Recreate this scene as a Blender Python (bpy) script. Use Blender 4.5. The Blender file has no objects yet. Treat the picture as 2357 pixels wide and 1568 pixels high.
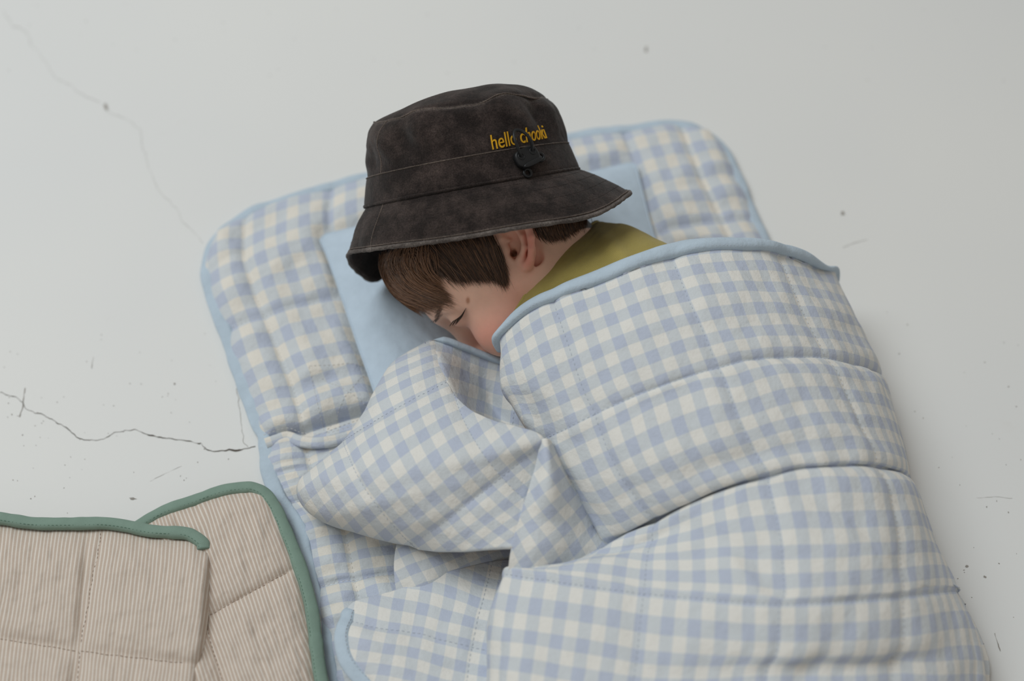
import bpy, math
import numpy as np
from mathutils import Vector
from mathutils.bvhtree import BVHTree

# ------------------------------------------------------------------ camera, world, light
IMG_W, IMG_H = 2357, 1568
ELEV, DIST, FPX = math.radians(56.0), 1.22, 2946.0
CAM = np.array([0.0, -DIST*math.cos(ELEV), DIST*math.sin(ELEV)])
FWD = np.array([0.0, math.cos(ELEV), -math.sin(ELEV)])
RIGHT = np.array([1.0, 0.0, 0.0])
UP = np.array([0.0, math.sin(ELEV), math.cos(ELEV)])
TOCAM = -FWD

scene = bpy.context.scene
col = scene.collection
cam_data = bpy.data.cameras.new('camera')
cam_data.sensor_width = 36.0
cam_data.lens = FPX*36.0/IMG_W
cam_data.clip_start = 0.02
cam_ob = bpy.data.objects.new('camera', cam_data)
cam_ob.location = CAM
cam_ob.rotation_euler = (math.pi/2-ELEV, 0, 0)
col.objects.link(cam_ob)
scene.camera = cam_ob
cam_data.dof.use_dof = True
cam_data.dof.focus_distance = 1.075
cam_data.dof.aperture_fstop = 2.2

world = bpy.data.worlds.new('world')
scene.world = world
world.use_nodes = True
bg = world.node_tree.nodes['Background']
bg.inputs['Color'].default_value = (1.0, 0.945, 0.87, 1)
bg.inputs['Strength'].default_value = 0.315

def area_light(name, loc, target, sx, sy, power, color):
    l = bpy.data.lights.new(name, 'AREA')
    l.shape = 'RECTANGLE'
    l.size, l.size_y = sx, sy
    l.energy = power
    l.color = color
    o = bpy.data.objects.new(name, l)
    o.location = loc
    d = Vector(target)-Vector(loc)
    o.rotation_euler = d.to_track_quat('-Z', 'Y').to_euler()
    col.objects.link(o)
    return o
area_light('window_light', (-1.5, 0.55, 3.1), (0.1, 0.0, 0.0), 2.2, 1.9, 68, (0.91, 0.97, 1.0))

scene.view_settings.view_transform = 'Standard'
scene.view_settings.look = 'None'
scene.view_settings.gamma = 1.0
scene.view_settings.use_curve_mapping = False
scene.view_settings.exposure = 0.0

# ------------------------------------------------------------------ pixel -> place
def rays(px, py):
    px = np.asarray(px, float); py = np.asarray(py, float)
    a = (px-IMG_W/2)/FPX; b = (py-IMG_H/2)/FPX
    return FWD + a[..., None]*RIGHT - b[..., None]*UP
def at(px, py, z):
    """where the line of sight through a photo pixel reaches height z above the floor"""
    d = rays(px, py)
    t = (np.asarray(z, float)-CAM[2])/d[..., 2]
    return CAM + t[..., None]*d
def at_depth(px, py, depth):
    return CAM + rays(px, py)*np.asarray(depth, float)[..., None]
def unit(v):
    v = np.asarray(v, float)
    return v/np.maximum(np.linalg.norm(v, axis=-1, keepdims=True), 1e-12)

# ------------------------------------------------------------------ small maths
def hash2(ix, iy, seed):
    h = np.sin(ix*127.1+iy*311.7+seed*74.7)*43758.5453
    return h-np.floor(h)
def vnoise(x, y, seed=0.0):
    """smooth value noise, about -1..1"""
    x = np.asarray(x, float); y = np.asarray(y, float)
    ix, iy = np.floor(x), np.floor(y)
    fx, fy = x-ix, y-iy
    fx = fx*fx*fx*(fx*(fx*6-15)+10); fy = fy*fy*fy*(fy*(fy*6-15)+10)
    a = hash2(ix, iy, seed); b = hash2(ix+1, iy, seed); c = hash2(ix, iy+1, seed); d = hash2(ix+1, iy+1, seed)
    return ((a*(1-fx)+b*fx)*(1-fy)+(c*(1-fx)+d*fx)*fy)*2-1
def fbm(x, y, seed=0.0, oct=3):
    s = 0; a = 1.0
    for k in range(oct):
        s = s+a*vnoise(x*2**k, y*2**k, seed+k*3.1); a *= 0.5
    return s
def interp_rows(pts, ts):
    """Catmull-Rom through pts (n,k) at ts in 0..n-1"""
    pts = np.asarray(pts, float); n = len(pts)
    ts = np.clip(ts, 0, n-1)
    i = np.minimum(np.floor(ts).astype(int), n-2); f = ts-i
    sh = (-1,)+(1,)*(pts.ndim-1)
    f = f.reshape(sh)
    ext = np.concatenate([2*pts[:1]-pts[1:2], pts, 2*pts[-1:]-pts[-2:-1]])
    p0, p1, p2, p3 = ext[i], ext[i+1], ext[i+2], ext[i+3]
    return 0.5*(2*p1+(p2-p0)*f+(2*p0-5*p1+4*p2-p3)*f**2+(3*p1-p0-3*p2+p3)*f**3)
def curve(pts, n):
    pts = np.asarray(pts, float)
    return interp_rows(pts, np.linspace(0, len(pts)-1, n))
def resample(P, n):
    P = np.asarray(P, float)
    s = np.concatenate([[0], np.cumsum(np.linalg.norm(np.diff(P[:, :3], axis=0), axis=1))])
    q = np.linspace(0, s[-1], n)
    return np.stack([np.interp(q, s, P[:, k]) for k in range(P.shape[1])], 1)
def bicubic(grid, nr, nc):
    """grid (R,C,K) of control points -> (nr,nc,K)"""
    g = interp_rows(grid, np.linspace(0, grid.shape[0]-1, nr))
    g = np.swapaxes(interp_rows(np.swapaxes(g, 0, 1), np.linspace(0, grid.shape[1]-1, nc)), 0, 1)
    return g
def grid_normals(G):
    du = np.gradient(G, axis=1); dv = np.gradient(G, axis=0)
    n = unit(np.cross(du, dv))
    return n

# ------------------------------------------------------------------ objects
def mesh_from(name, V, F, uv=None, smooth=True, attrs=None):
    V = np.asarray(V, np.float32); F = np.asarray(F, np.int32)
    me = bpy.data.meshes.new(name)
    k = F.shape[1]
    me.vertices.add(len(V)); me.vertices.foreach_set('co', V.ravel())
    me.loops.add(F.size); me.loops.foreach_set('vertex_index', F.ravel())
    me.polygons.add(len(F))
    me.polygons.foreach_set('loop_start', np.arange(0, F.size, k, dtype=np.int32))
    me.polygons.foreach_set('loop_total', np.full(len(F), k, np.int32))
    if uv is not None:
        l = me.uv_layers.new(name='UVMap')
        l.data.foreach_set('uv', np.asarray(uv, np.float32)[F.ravel()].ravel())
    for nm, a in (attrs or {}).items():
        at_ = me.attributes.new(nm, 'FLOAT', 'POINT')
        at_.data.foreach_set('value', np.asarray(a, np.float32))
    me.update(calc_edges=True)
    me.validate()
    if smooth:
        me.polygons.foreach_set('use_smooth', np.ones(len(me.polygons), bool))
    return me
def link(name, me, mat, parent=None):
    o = bpy.data.objects.new(name, me)
    col.objects.link(o)
    if mat is not None and me is not None:
        me.materials.append(mat)
    if parent is not None:
        o.parent = parent
        r = parent
        off = Vector((0, 0, 0))
        while r is not None:
            off += Vector(r.location); r = r.parent
        o.location = -off if parent.type == 'EMPTY' else (0, 0, 0)
    return o
def tag(o, label=None, cat=None, group=None, kind=None):
    if label: o['label'] = label
    if cat: o['category'] = cat
    if group: o['group'] = group
    if kind: o['kind'] = kind
    return o
def empty(name, loc):
    o = bpy.data.objects.new(name, None)
    o.location = Vector(loc); o.empty_display_size = 0.05
    col.objects.link(o)
    return o
def grid_faces(nr, nc, wrap=False):
    i = np.arange(nr-1)[:, None]
    m = nc if wrap else nc-1
    j = np.arange(m)[None, :]
    j2 = (j+1) % nc
    return np.stack([i*nc+j, i*nc+j2, (i+1)*nc+j2, (i+1)*nc+j], -1).reshape(-1, 4)
def sheet(name, G, uv, mat, parent, thick=0.006, flip=None):
    """a cloth sheet from a grid of points, thickened towards its underside"""
    nr, nc = G.shape[:2]
    N = grid_normals(G)
    if flip is None:
        flip = np.mean(np.sum(N*(CAM-G), -1)) < 0
    if flip: N = -N
    F = grid_faces(nr, nc)
    if flip: F = F[:, ::-1]
    top = G.reshape(-1, 3); bot = (G-N*thick).reshape(-1, 3)
    n = len(top)
    V = np.concatenate([top, bot])
    b = np.concatenate([np.arange(nc), np.arange(1, nr)*nc+nc-1, (nr-1)*nc+np.arange(nc-2, -1, -1), np.arange(nr-2, 0, -1)*nc])
    b2 = np.roll(b, -1)
    S = np.stack([b2, b, b+n, b2+n], -1)
    if flip: S = S[:, ::-1]
    Fs = np.concatenate([F, F[:, ::-1]+n, S])
    U = None if uv is None else np.concatenate([uv.reshape(-1, 2)]*2)
    return link(name, mesh_from(name, V, Fs, U), mat, parent)
def sweep(name, C, B, Nn, w, t, mat, parent, k=14, power=0.75, closed=False, caps=True, u_scale=1.0):
    """flattened tube: ring = c + B cos w/2 + N sin t/2"""
    C = np.asarray(C, float); n = len(C)
    w = np.broadcast_to(w, (n,)); t = np.broadcast_to(t, (n,))
    ph = np.linspace(0, 2*np.pi, k, endpoint=False)
    cx = np.sign(np.cos(ph))*np.abs(np.cos(ph))**power; sx = np.sign(np.sin(ph))*np.abs(np.sin(ph))**power
    V = C[:, None]+B[:, None]*(cx[None, :, None]*w[:, None, None]/2)+Nn[:, None]*(sx[None, :, None]*t[:, None, None]/2)
    s = np.concatenate([[0], np.cumsum(np.linalg.norm(np.diff(C, axis=0), axis=1))])
    uv = np.stack(np.broadcast_arrays(s[:, None]*u_scale, (ph/(2*np.pi))[None, :]), -1)
    F = grid_faces(n, k, True)
    V = V.reshape(-1, 3); uv = uv.reshape(-1, 2)
    if closed:
        j = np.arange(k)
        F = np.concatenate([F, np.stack([(n-1)*k+j, (n-1)*k+(j+1) % k, (j+1) % k, j], -1)])
    elif caps:
        V = np.concatenate([V, C[:1], C[-1:]]); uv = np.concatenate([uv, uv[:1], uv[-1:]])
        j = np.arange(k)
        a, b = n*k, n*k+1
        F = np.concatenate([F, np.stack([(j+1) % k, j, np.full(k, a), np.full(k, a)], -1)[:, [0, 1, 2, 2]],
                            np.stack([(n-1)*k+j, (n-1)*k+(j+1) % k, np.full(k, b), np.full(k, b)], -1)[:, [0, 1, 2, 2]]])
    # drop doubled corners: split tris from quads
    tri = F[:, 2] == F[:, 3]
    me = bpy.data.meshes.new(name)
    faces = [tuple(q) for q in F[~tri].tolist()]+[tuple(q[:3]) for q in F[tri].tolist()]
    me.from_pydata(V.tolist(), [], faces)
    l = me.uv_layers.new(name='UVMap')
    li = np.zeros(len(me.loops), np.int32); me.loops.foreach_get('vertex_index', li)
    l.data.foreach_set('uv', uv.astype(np.float32)[li].ravel())
    me.polygons.foreach_set('use_smooth', np.ones(len(me.polygons), bool))
    me.update()
    return link(name, me, mat, parent)
def tube(name, P, r, mat, parent, k=8, closed=False):
    P = np.asarray(P, float)
    T = unit(np.gradient(P, axis=0))
    ref = np.array([0.0, 0.0, 1.0]) if abs(T[:, 2]).mean() < 0.9 else np.array([1.0, 0.0, 0.0])
    B = unit(np.cross(T, ref)); Nn = np.cross(B, T)
    return sweep(name, P, B, Nn, 2*np.asarray(r), 2*np.asarray(r), mat, parent, k=k, power=1.0, closed=closed)
def dashes(paths, norms, dash=0.0026, gap=0.0016, r=0.00027, lift=0.0001):
    """thread stitches as little prisms; returns V,F"""
    Vs, Fs = [], []; n0 = 0
    for P, N in zip(paths, norms):
        P = np.asarray(P, float)
        if len(P) < 2: continue
        s = np.concatenate([[0], np.cumsum(np.linalg.norm(np.diff(P, axis=0), axis=1))])
        k = int(s[-1]/(dash+gap))
        if k < 1: continue
        a = (np.arange(k)+0.1)*(dash+gap); b = a+dash
        A = np.stack([np.interp(a, s, P[:, i]) for i in range(3)], 1)
        Bp = np.stack([np.interp(b, s, P[:, i]) for i in range(3)], 1)
        M = unit(np.stack([np.interp((a+b)/2, s, N[:, i]) for i in range(3)], 1))
        A = A+M*lift; Bp = Bp+M*lift
        T = unit(Bp-A); S = np.cross(T, M)
        mid = (A+Bp)/2+M*r*1.4
        ring = lambda c, q: np.stack([c+S*r*q, c+M*r*q, c-S*r*q, c-M*r*q], 1)
        V = np.concatenate([ring(A, 0.5), ring(mid, 1.0), ring(Bp, 0.5)], 1).reshape(-1, 3)
        base = n0+np.arange(k)[:, None]*12
        q = []
        for lay in (0, 4):
            for j in range(4):
                q.append([lay+j, lay+(j+1) % 4, lay+4+(j+1) % 4, lay+4+j])
        q += [[3, 2, 1, 0], [8, 9, 10, 11]]
        F = (base[:, :, None]+np.array(q)[None]).reshape(-1, 4)
        Vs.append(V); Fs.append(F); n0 += 12*k
    if not Vs: return None, None
    return np.concatenate(Vs), np.concatenate(Fs)
def iso_lines(G, N, f, value, axis, mask=None):
    """polyline on a grid where field f == value, walking along the other axis"""
    if axis == 0:   # crossing looked for along rows index
        f = f.T; G = np.swapaxes(G, 0, 1); N = np.swapaxes(N, 0, 1)
        if mask is not None: mask = mask.T
    P, Q = [], []
    for r in range(f.shape[0]):
        d = f[r]-value
        c = np.where(d[:-1]*d[1:] < 0)[0]
        if len(c) == 0: continue
        i = c[len(c)//2]
        if mask is not None and not mask[r, i]: continue
        w = d[i]/(d[i]-d[i+1])
        P.append(G[r, i]*(1-w)+G[r, i+1]*w); Q.append(N[r, i])
    return np.array(P), np.array(Q)

# ------------------------------------------------------------------ materials
class Mat:
    def __init__(s, name):
        s.m = bpy.data.materials.new(name); s.m.use_nodes = True
        s.t = s.m.node_tree; s.b = s.t.nodes['Principled BSDF']
    def n(s, typ, **kw):
        o = s.t.nodes.new(typ)
        for k, v in kw.items(): setattr(o, k, v)
        return o
    def l(s, a, b): s.t.links.new(a, b)
    def math(s, op, a, b=None, clamp=False):
        o = s.n('ShaderNodeMath', operation=op); o.use_clamp = clamp
        for i, v in enumerate((a, b)):
            if v is None: continue
            if isinstance(v, (int, float)): o.inputs[i].default_value = v
            else: s.l(v, o.inputs[i])
        return o.outputs[0]
    def noise(s, scale, detail=3, vec=None, rough=0.55):
        o = s.n('ShaderNodeTexNoise'); o.inputs['Scale'].default_value = scale
        o.inputs['Detail'].default_value = detail; o.inputs['Roughness'].default_value = rough
        if vec is None:
            vec = s.n('ShaderNodeTexCoord').outputs['Object']
        s.l(vec, o.inputs['Vector'])
        return o.outputs['Fac']
    def mix(s, fac, a, b, mode='MIX'):
        o = s.n('ShaderNodeMix', data_type='RGBA', blend_type=mode)
        if isinstance(fac, (int, float)): o.inputs[0].default_value = fac
        else: s.l(fac, o.inputs[0])
        for i, v in ((6, a), (7, b)):
            if isinstance(v, tuple): o.inputs[i].default_value = (*v, 1)
            else: s.l(v, o.inputs[i])
        return o.outputs[2]
    def ramp(s, fac, stops, interp='LINEAR'):
        o = s.n('ShaderNodeValToRGB'); o.color_ramp.interpolation = interp
        e = o.color_ramp.elements
        while len(e) < len(stops): e.new(0.5)
        for k, (p, c) in enumerate(stops):
            e[k].position = p; e[k].color = (*c, 1) if isinstance(c, tuple) else (c, c, c, 1)
        s.l(fac, o.inputs[0])
        return o.outputs[0]
    def bump(s, h, strength, dist=0.001, prev=None):
        o = s.n('ShaderNodeBump'); o.inputs['Strength'].default_value = strength
        o.inputs['Distance'].default_value = dist
        s.l(h, o.inputs['Height'])
        if prev is not None: s.l(prev, o.inputs['Normal'])
        return o.outputs[0]
    def done(s, color, rough=0.9, spec=0.2, normal=None, sheen=0.0):
        if isinstance(color, tuple): s.b.inputs['Base Color'].default_value = (*color, 1)
        else: s.l(color, s.b.inputs['Base Color'])
        s.b.inputs['Roughness'].default_value = rough
        s.b.inputs['Specular IOR Level'].default_value = spec
        if sheen:
            s.b.inputs['Sheen Weight'].default_value = sheen
            s.b.inputs['Sheen Roughness'].default_value = 0.5
        if normal is not None: s.l(normal, s.b.inputs['Normal'])
        return s.m
def srgb(r, g, b, k=1.0):
    f = lambda c: ((c/255+0.055)/1.055)**2.4 if c > 10 else c/255/12.92
    return (min(f(r)*k, 1), min(f(g)*k, 1), min(f(b)*k, 1))

WHITE_C, MID_C, BLUE_C = srgb(230, 228, 222), srgb(208, 213, 216), srgb(189, 197, 213)
def gingham(name, crinkle=0.35, white=None):
    m = Mat(name)
    uv = m.n('ShaderNodeUVMap', uv_map='UVMap').outputs[0]
    sep = m.n('ShaderNodeSeparateXYZ'); m.l(uv, sep.inputs[0])
    def stripe(x):
        fr = m.math('FRACT', m.math('ADD', x, 0.25))
        d = m.math('SUBTRACT', m.math('ABSOLUTE', m.math('SUBTRACT', fr, 0.25)), 0.0)
        # 1 = coloured, soft edge of about a thread
        a = m.math('MULTIPLY', m.math('SUBTRACT', fr, 0.5), 40.0)
        b = m.math('MULTIPLY', m.math('SUBTRACT', 1.0, fr), 40.0)
        return m.math('MINIMUM', m.math('ADD', a, 0.5, True), m.math('ADD', b, 0.5, True))
    s = m.math('MULTIPLY', m.math('ADD', stripe(sep.outputs[0]), stripe(sep.outputs[1])), 0.5)
    c = m.ramp(s, [(0.0, white or WHITE_C), (0.5, MID_C), (1.0, BLUE_C)])
    nz = m.noise(900, 2)
    c = m.mix(0.10, c, m.ramp(nz, [(0.3, 0.55), (0.7, 1.0)]), 'MULTIPLY')
    n1 = m.bump(m.noise(70, 4, rough=0.6), crinkle, 0.004)
    n2 = m.bump(m.noise(1500, 1), 0.25, 0.0004, n1)
    return m.done(c, 0.95, 0.1, n2, 0.08)
def plain_cloth(name, c, crinkle=0.3, weave=1500, var=0.08, sheen=0.08):
    m = Mat(name)
    cc = m.mix(1.0, c, m.ramp(m.noise(60, 3), [(0.3, 1-var), (0.7, 1.0)]), 'MULTIPLY')
    n1 = m.bump(m.noise(60, 4, rough=0.6), crinkle, 0.004)
    n2 = m.bump(m.noise(weave, 1), 0.3, 0.0004, n1)
    return m.done(cc, 0.95, 0.1, n2, sheen)
M = {}
M['gingham'] = gingham('gingham_cotton', 0.5)
M['gingham_mat'] = gingham('gingham_mat_cotton', 0.6, srgb(230, 225, 215))
BIND_C = srgb(190, 206, 219)
M['blue'] = plain_cloth('pale_blue_cotton', BIND_C, 0.5)
M['pillow'] = plain_cloth('pale_blue_pillow_cotton', srgb(198, 214, 228), 0.35)
M['green'] = plain_cloth('sage_green_cotton', srgb(132, 155, 142), 0.2)
M['thread_white'] = plain_cloth('white_thread', srgb(226, 224, 220), 0)
M['thread_blue'] = plain_cloth('blue_thread', srgb(206, 213, 222), 0)
M['thread_tan'] = plain_cloth('tan_thread', srgb(172, 152, 136), 0)
M['thread_green'] = plain_cloth('green_thread', srgb(96, 126, 110), 0)
def striped():
    m = Mat('striped_beige_cotton')
    uv = m.n('ShaderNodeUVMap', uv_map='UVMap').outputs[0]
    sep = m.n('ShaderNodeSeparateXYZ'); m.l(uv, sep.inputs[0])
    fr = m.math('FRACT', sep.outputs[0])
    tri = m.math('ABSOLUTE', m.math('SUBTRACT', fr, 0.5))
    c = m.ramp(tri, [(0.15, srgb(222, 214, 204)), (0.23, srgb(198, 181, 166))])
    c = m.mix(0.12, c, m.ramp(m.noise(700, 2), [(0.3, 0.55), (0.7, 1.0)]), 'MULTIPLY')
    n1 = m.bump(m.noise(60, 4, rough=0.6), 0.22, 0.004)
    n2 = m.bump(m.noise(1500, 1), 0.25, 0.0004, n1)
    return m.done(c, 0.95, 0.1, n2, 0.08)
M['striped'] = striped()
def floor_mat():
    m = Mat('white_painted_floor')
    c = m.mix(m.ramp(m.noise(1.6, 3), [(0.35, 0.0), (0.7, 1.0)]), srgb(229, 229, 226), srgb(224, 225, 224))
    c = m.mix(m.ramp(m.noise(6.0, 5, rough=0.7), [(0.66, 0.0), (0.78, 0.35)]), c, srgb(214, 210, 204))
    n1 = m.bump(m.noise(260, 3), 0.06, 0.0006)
    return m.done(c, 0.55, 0.3, n1)
M['floor'] = floor_mat()
M['crack'] = plain_cloth('dark_crack_dirt', srgb(104, 98, 90), 0, var=0.3)
M['crack_faint'] = plain_cloth('faint_hairline_dirt', srgb(212, 211, 208), 0, var=0.1)
M['speck'] = plain_cloth('grey_dirt', srgb(168, 163, 156), 0, var=0.3)
def hat_mat(name, c0, c1, edge=False):
    m = Mat(name)
    tc = m.n('ShaderNodeTexCoord').outputs['Object']
    f = m.ramp(m.noise(38, 6, rough=0.75), [(0.42, 0.0), (0.72, 1.0)])
    c = m.mix(f, c0, c1)
    wear = m.n('ShaderNodeAttribute', attribute_name='wear').outputs['Fac']
    wear = m.math('MULTIPLY', wear, m.math('ADD', m.math('MULTIPLY', m.noise(420, 3), 1.6), -0.15, True))
    c = m.mix(wear, c, srgb(134, 123, 116))
    f2 = m.ramp(m.noise(900, 2), [(0.32, 0.58), (0.72, 1.32)])
    c = m.mix(1.0, c, f2, 'MULTIPLY')
    w = m.n('ShaderNodeTexWave'); w.inputs['Scale'].default_value = 420; w.inputs['Distortion'].default_value = 1.5
    m.l(tc, w.inputs['Vector'])
    n1 = m.bump(m.noise(55, 4, rough=0.65), 0.35, 0.004)
    n2 = m.bump(w.outputs['Fac'], 0.25, 0.0004, n1)
    n3 = m.bump(m.noise(1200, 2), 0.4, 0.0005, n2)
    return m.done(c, 0.95, 0.1, n3, 0.12)
M['hat'] = hat_mat('washed_brown_black_denim', srgb(40, 34, 32), srgb(76, 65, 61))
M['hat_edge'] = hat_mat('worn_denim_edge', srgb(80, 73, 69), srgb(128, 119, 113))
M['hat_seam'] = hat_mat('worn_denim_seam', srgb(86, 76, 70), srgb(112, 100, 92))
M['hat_dark'] = hat_mat('denim_inside', srgb(30, 28, 28), srgb(44, 40, 40))
def plastic():
    m = Mat('black_rubber_plastic')
    return m.done(srgb(26, 27, 29), 0.42, 0.4, m.bump(m.noise(900, 1), 0.1, 0.0003))
M['plastic'] = plastic()
M['yellow'] = plain_cloth('yellow_embroidery_thread', srgb(222, 168, 40), 0.0, 2600, 0.25)
def knit():
    m = Mat('olive_green_pique_knit')
    uv = m.n('ShaderNodeUVMap', uv_map='UVMap').outputs[0]
    sep = m.n('ShaderNodeSeparateXYZ'); m.l(uv, sep.inputs[0])
    row = m.math('FLOOR', sep.outputs[1])
    a = m.math('ABSOLUTE', m.math('SUBTRACT', m.math('FRACT', m.math('ADD', sep.outputs[0], m.math('MULTIPLY', row, 0.5))), 0.5))
    b = m.math('ABSOLUTE', m.math('SUBTRACT', m.math('FRACT', sep.outputs[1]), 0.5))
    h = m.math('SUBTRACT', 1.0, m.math('SQRT', m.math('ADD', m.math('MULTIPLY', a, a), m.math('MULTIPLY', b, b))))
    c = m.mix(m.ramp(h, [(0.34, 1.0), (0.55, 0.0)]), srgb(176, 160, 92), srgb(128, 112, 52))
    c = m.mix(1.0, c, m.ramp(m.noise(40, 3), [(0.3, 0.9), (0.7, 1.05)]), 'MULTIPLY')
    n1 = m.bump(h, 0.5, 0.0009)
    return m.done(c, 0.95, 0.1, n1, 0.15)
M['knit'] = knit()
def skin():
    m = Mat('child_skin')
    at_ = m.n('ShaderNodeAttribute', attribute_name='blush').outputs['Fac']
    sc = m.n('ShaderNodeAttribute', attribute_name='scalp').outputs['Fac']
    mk = m.n('ShaderNodeAttribute', attribute_name='mark').outputs['Fac']
    c = m.mix(at_, srgb(240, 199, 175), srgb(230, 154, 136))
    c = m.mix(1.0, c, m.ramp(m.noise(90, 4), [(0.3, 0.94), (0.7, 1.03)]), 'MULTIPLY')
    c = m.mix(mk, c, srgb(176, 116, 84))
    c = m.mix(sc, c, srgb(60, 44, 36))
    m.b.inputs['Subsurface Weight'].default_value = 0.22
    m.b.inputs['Subsurface Radius'].default_value = (1.0, 0.35, 0.2)
    m.b.inputs['Subsurface Scale'].default_value = 0.006
    n1 = m.bump(m.noise(1400, 2), 0.12, 0.0003)
    return m.done(c, 0.55, 0.3, n1)
M['skin'] = skin()
def hair_mat(name, c0, c1):
    m = Mat(name)
    a = m.n('ShaderNodeAttribute', attribute_name='tone').outputs['Fac']
    c = m.mix(a, c0, c1)
    return m.done(c, 0.42, 0.45)
M['hair'] = hair_mat('brown_hair', srgb(56, 43, 36), srgb(168, 124, 92))
M['lash'] = hair_mat('dark_lashes', srgb(34, 26, 22), srgb(60, 44, 36))
#---BODY---
# ------------------------------------------------------------------ floor with its cracks and dirt
def flat_mesh(name, V, F): return mesh_from(name, V, F, smooth=False)
gx = np.linspace(-4, 4, 9)
fg = np.stack(np.meshgrid(gx, gx, indexing='xy'), -1)
fv = np.concatenate([fg, np.zeros((9, 9, 1))], -1).reshape(-1, 3)
floor = link('floor', flat_mesh('floor', fv, grid_faces(9, 9)), M['floor'])
tag(floor, 'white painted concrete floor with fine cracks', kind='structure')

def crack(pts, widths, mat, z=0.0004, seed=1, jit=2.2, step=4.5):
    P = np.asarray(pts, float)
    L = np.linalg.norm(np.diff(P, axis=0), axis=1).sum()
    Q = resample(np.column_stack([P, np.interp(np.arange(len(P)), np.linspace(0, len(P)-1, len(widths)), widths)]), max(int(L/step), 4))
    s = np.arange(len(Q))
    d = unit(np.gradient(Q[:, :2], axis=0)); nn = np.stack([-d[:, 1], d[:, 0]], 1)
    off = fbm(s*0.33, s*0+seed, seed, 4)*jit
    w = Q[:, 2]*(0.62+0.5*vnoise(s*0.6, s*0+3.3, seed+5))
    a = Q[:, :2]+nn*(off+w/2)[:, None]; b = Q[:, :2]+nn*(off-w/2)[:, None]
    A = at(a[:, 0], a[:, 1], z); B = at(b[:, 0], b[:, 1], z)
    V = np.stack([A, B], 1).reshape(-1, 3)
    i = np.arange(len(Q)-1)*2
    F = np.stack([i, i+1, i+3, i+2], -1)
    link('crack', flat_mesh('crack', V, F), mat, floor)
crack([(0, 904), (32, 912), (52, 925), (60, 940), (88, 952), (115, 962), (142, 978), (170, 1000), (192, 1012), (210, 1013), (238, 1010), (262, 996), (285, 993)], [1.6, 1.6, 2.2, 1.6, 2.0], M['crack'], seed=2)
crack([(285, 993), (310, 988), (328, 997), (338, 998), (360, 1004), (395, 1010), (440, 1017), (462, 1020)], [1.2, 1.5, 5, 3.5, 2, 2.5, 3.0], M['crack'], seed=3)
crack([(462, 1020), (474, 1032), (490, 1038), (515, 1037), (535, 1036), (552, 1036), (568, 1031), (588, 1029)], [2, 4, 2.5, 2, 5.5, 4, 2, 2], M['crack'], seed=4)
crack([(57, 893), (54, 918), (52, 935), (46, 960)], [2.5, 2.5, 3, 3.5], M['speck'], seed=5, jit=1)
crack([(540, 860), (545, 890), (551, 940), (556, 990), (562, 1020), (570, 1030)], [1.1], M['speck'], seed=6)
crack([(215, 822), (212, 835), (211, 848)], [1.2], M['speck'], seed=7, jit=0.5)
crack([(5, 22), (30, 60), (62, 70), (70, 100), (105, 145), (130, 183), (160, 195), (184, 214), (230, 235)], [2.2, 2.0], M['crack_faint'], seed=8)
crack([(250, 260), (300, 278), (322, 300), (330, 345), (342, 390), (365, 440), (405, 480), (420, 510), (450, 535), (466, 560)], [1.8], M['crack_faint'], seed=9)
crack([(2289, 1458), (2296, 1478), (2303, 1499)], [2.2], M['speck'], seed=10, jit=0.6)
crack([(2248, 1146), (2290, 1143), (2330, 1147)], [1.3], M['crack_faint'], seed=11, jit=0.8)
crack([(1940, 570), (1965, 560), (1995, 551)], [2.0], M['crack_faint'], seed=12, jit=0.8)
crack([(345, 1108), (375, 1092), (418, 1073)], [1.2], M['crack_faint'], seed=13, jit=0.8)

rs = np.random.default_rng(11)
def blobs(name, spots, mat, kind=None):
    V, F = [], []; n0 = 0
    for (px, py, rx, ry, rot) in spots:
        k = 9
        a = np.linspace(0, 2*np.pi, k, endpoint=False)
        rr = 1+0.35*rs.standard_normal(k).clip(-1, 1)
        x = np.cos(a)*rx*rr; y = np.sin(a)*ry*rr
        X = px+x*math.cos(rot)-y*math.sin(rot); Y = py+x*math.sin(rot)+y*math.cos(rot)
        ring = at(X, Y, 0.0003); mid = at(np.array([px]), np.array([py]), 0.0004)
        V += [ring, mid]
        for j in range(k): F.append([n0+k, n0+(j+1) % k, n0+j])
        n0 += k+1
    o = link(name, mesh_from(name, np.concatenate(V), np.array(F)), mat, floor)
    if kind: o['kind'] = kind
    return o
for sp in [(243, 246, 4.2, 8, -0.25), (1940, 491, 5, 4, 0), (1487, 113, 3, 10, 0.1), (2226, 1304, 5, 2.5, 0.3), (2267, 1328, 3, 3, 0), (402, 884, 2.2, 2.2, 0), (305, 1148, 8, 2.5, 0.1)]:
    blobs('dirt_spot', [sp], M['speck'])
small = []
for k in range(75):
    px, py = rs.uniform(0, 600), rs.uniform(760, 1190)
    if px > 470+0.25*(py-760): continue
    small.append((px, py, rs.uniform(0.6, 1.7), rs.uniform(0.5, 1.3), rs.uniform(0, 3)))
for k in range(60):
    px, py = rs.uniform(1980, 2357), rs.uniform(650, 1560)
    if px < 2060+0.25*(py-800): continue
    small.append((px, py, rs.uniform(0.7, 2.0), rs.uniform(0.5, 1.4), rs.uniform(0, 3)))
for k in range(30):
    px, py = rs.uniform(0, 2357), rs.uniform(0, 190)
    small.append((px, py, rs.uniform(0.6, 1.5), rs.uniform(0.5, 1.2), rs.uniform(0, 3)))
blobs('dirt_specks', small, M['speck'], 'stuff')

CHECK = 0.02
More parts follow.
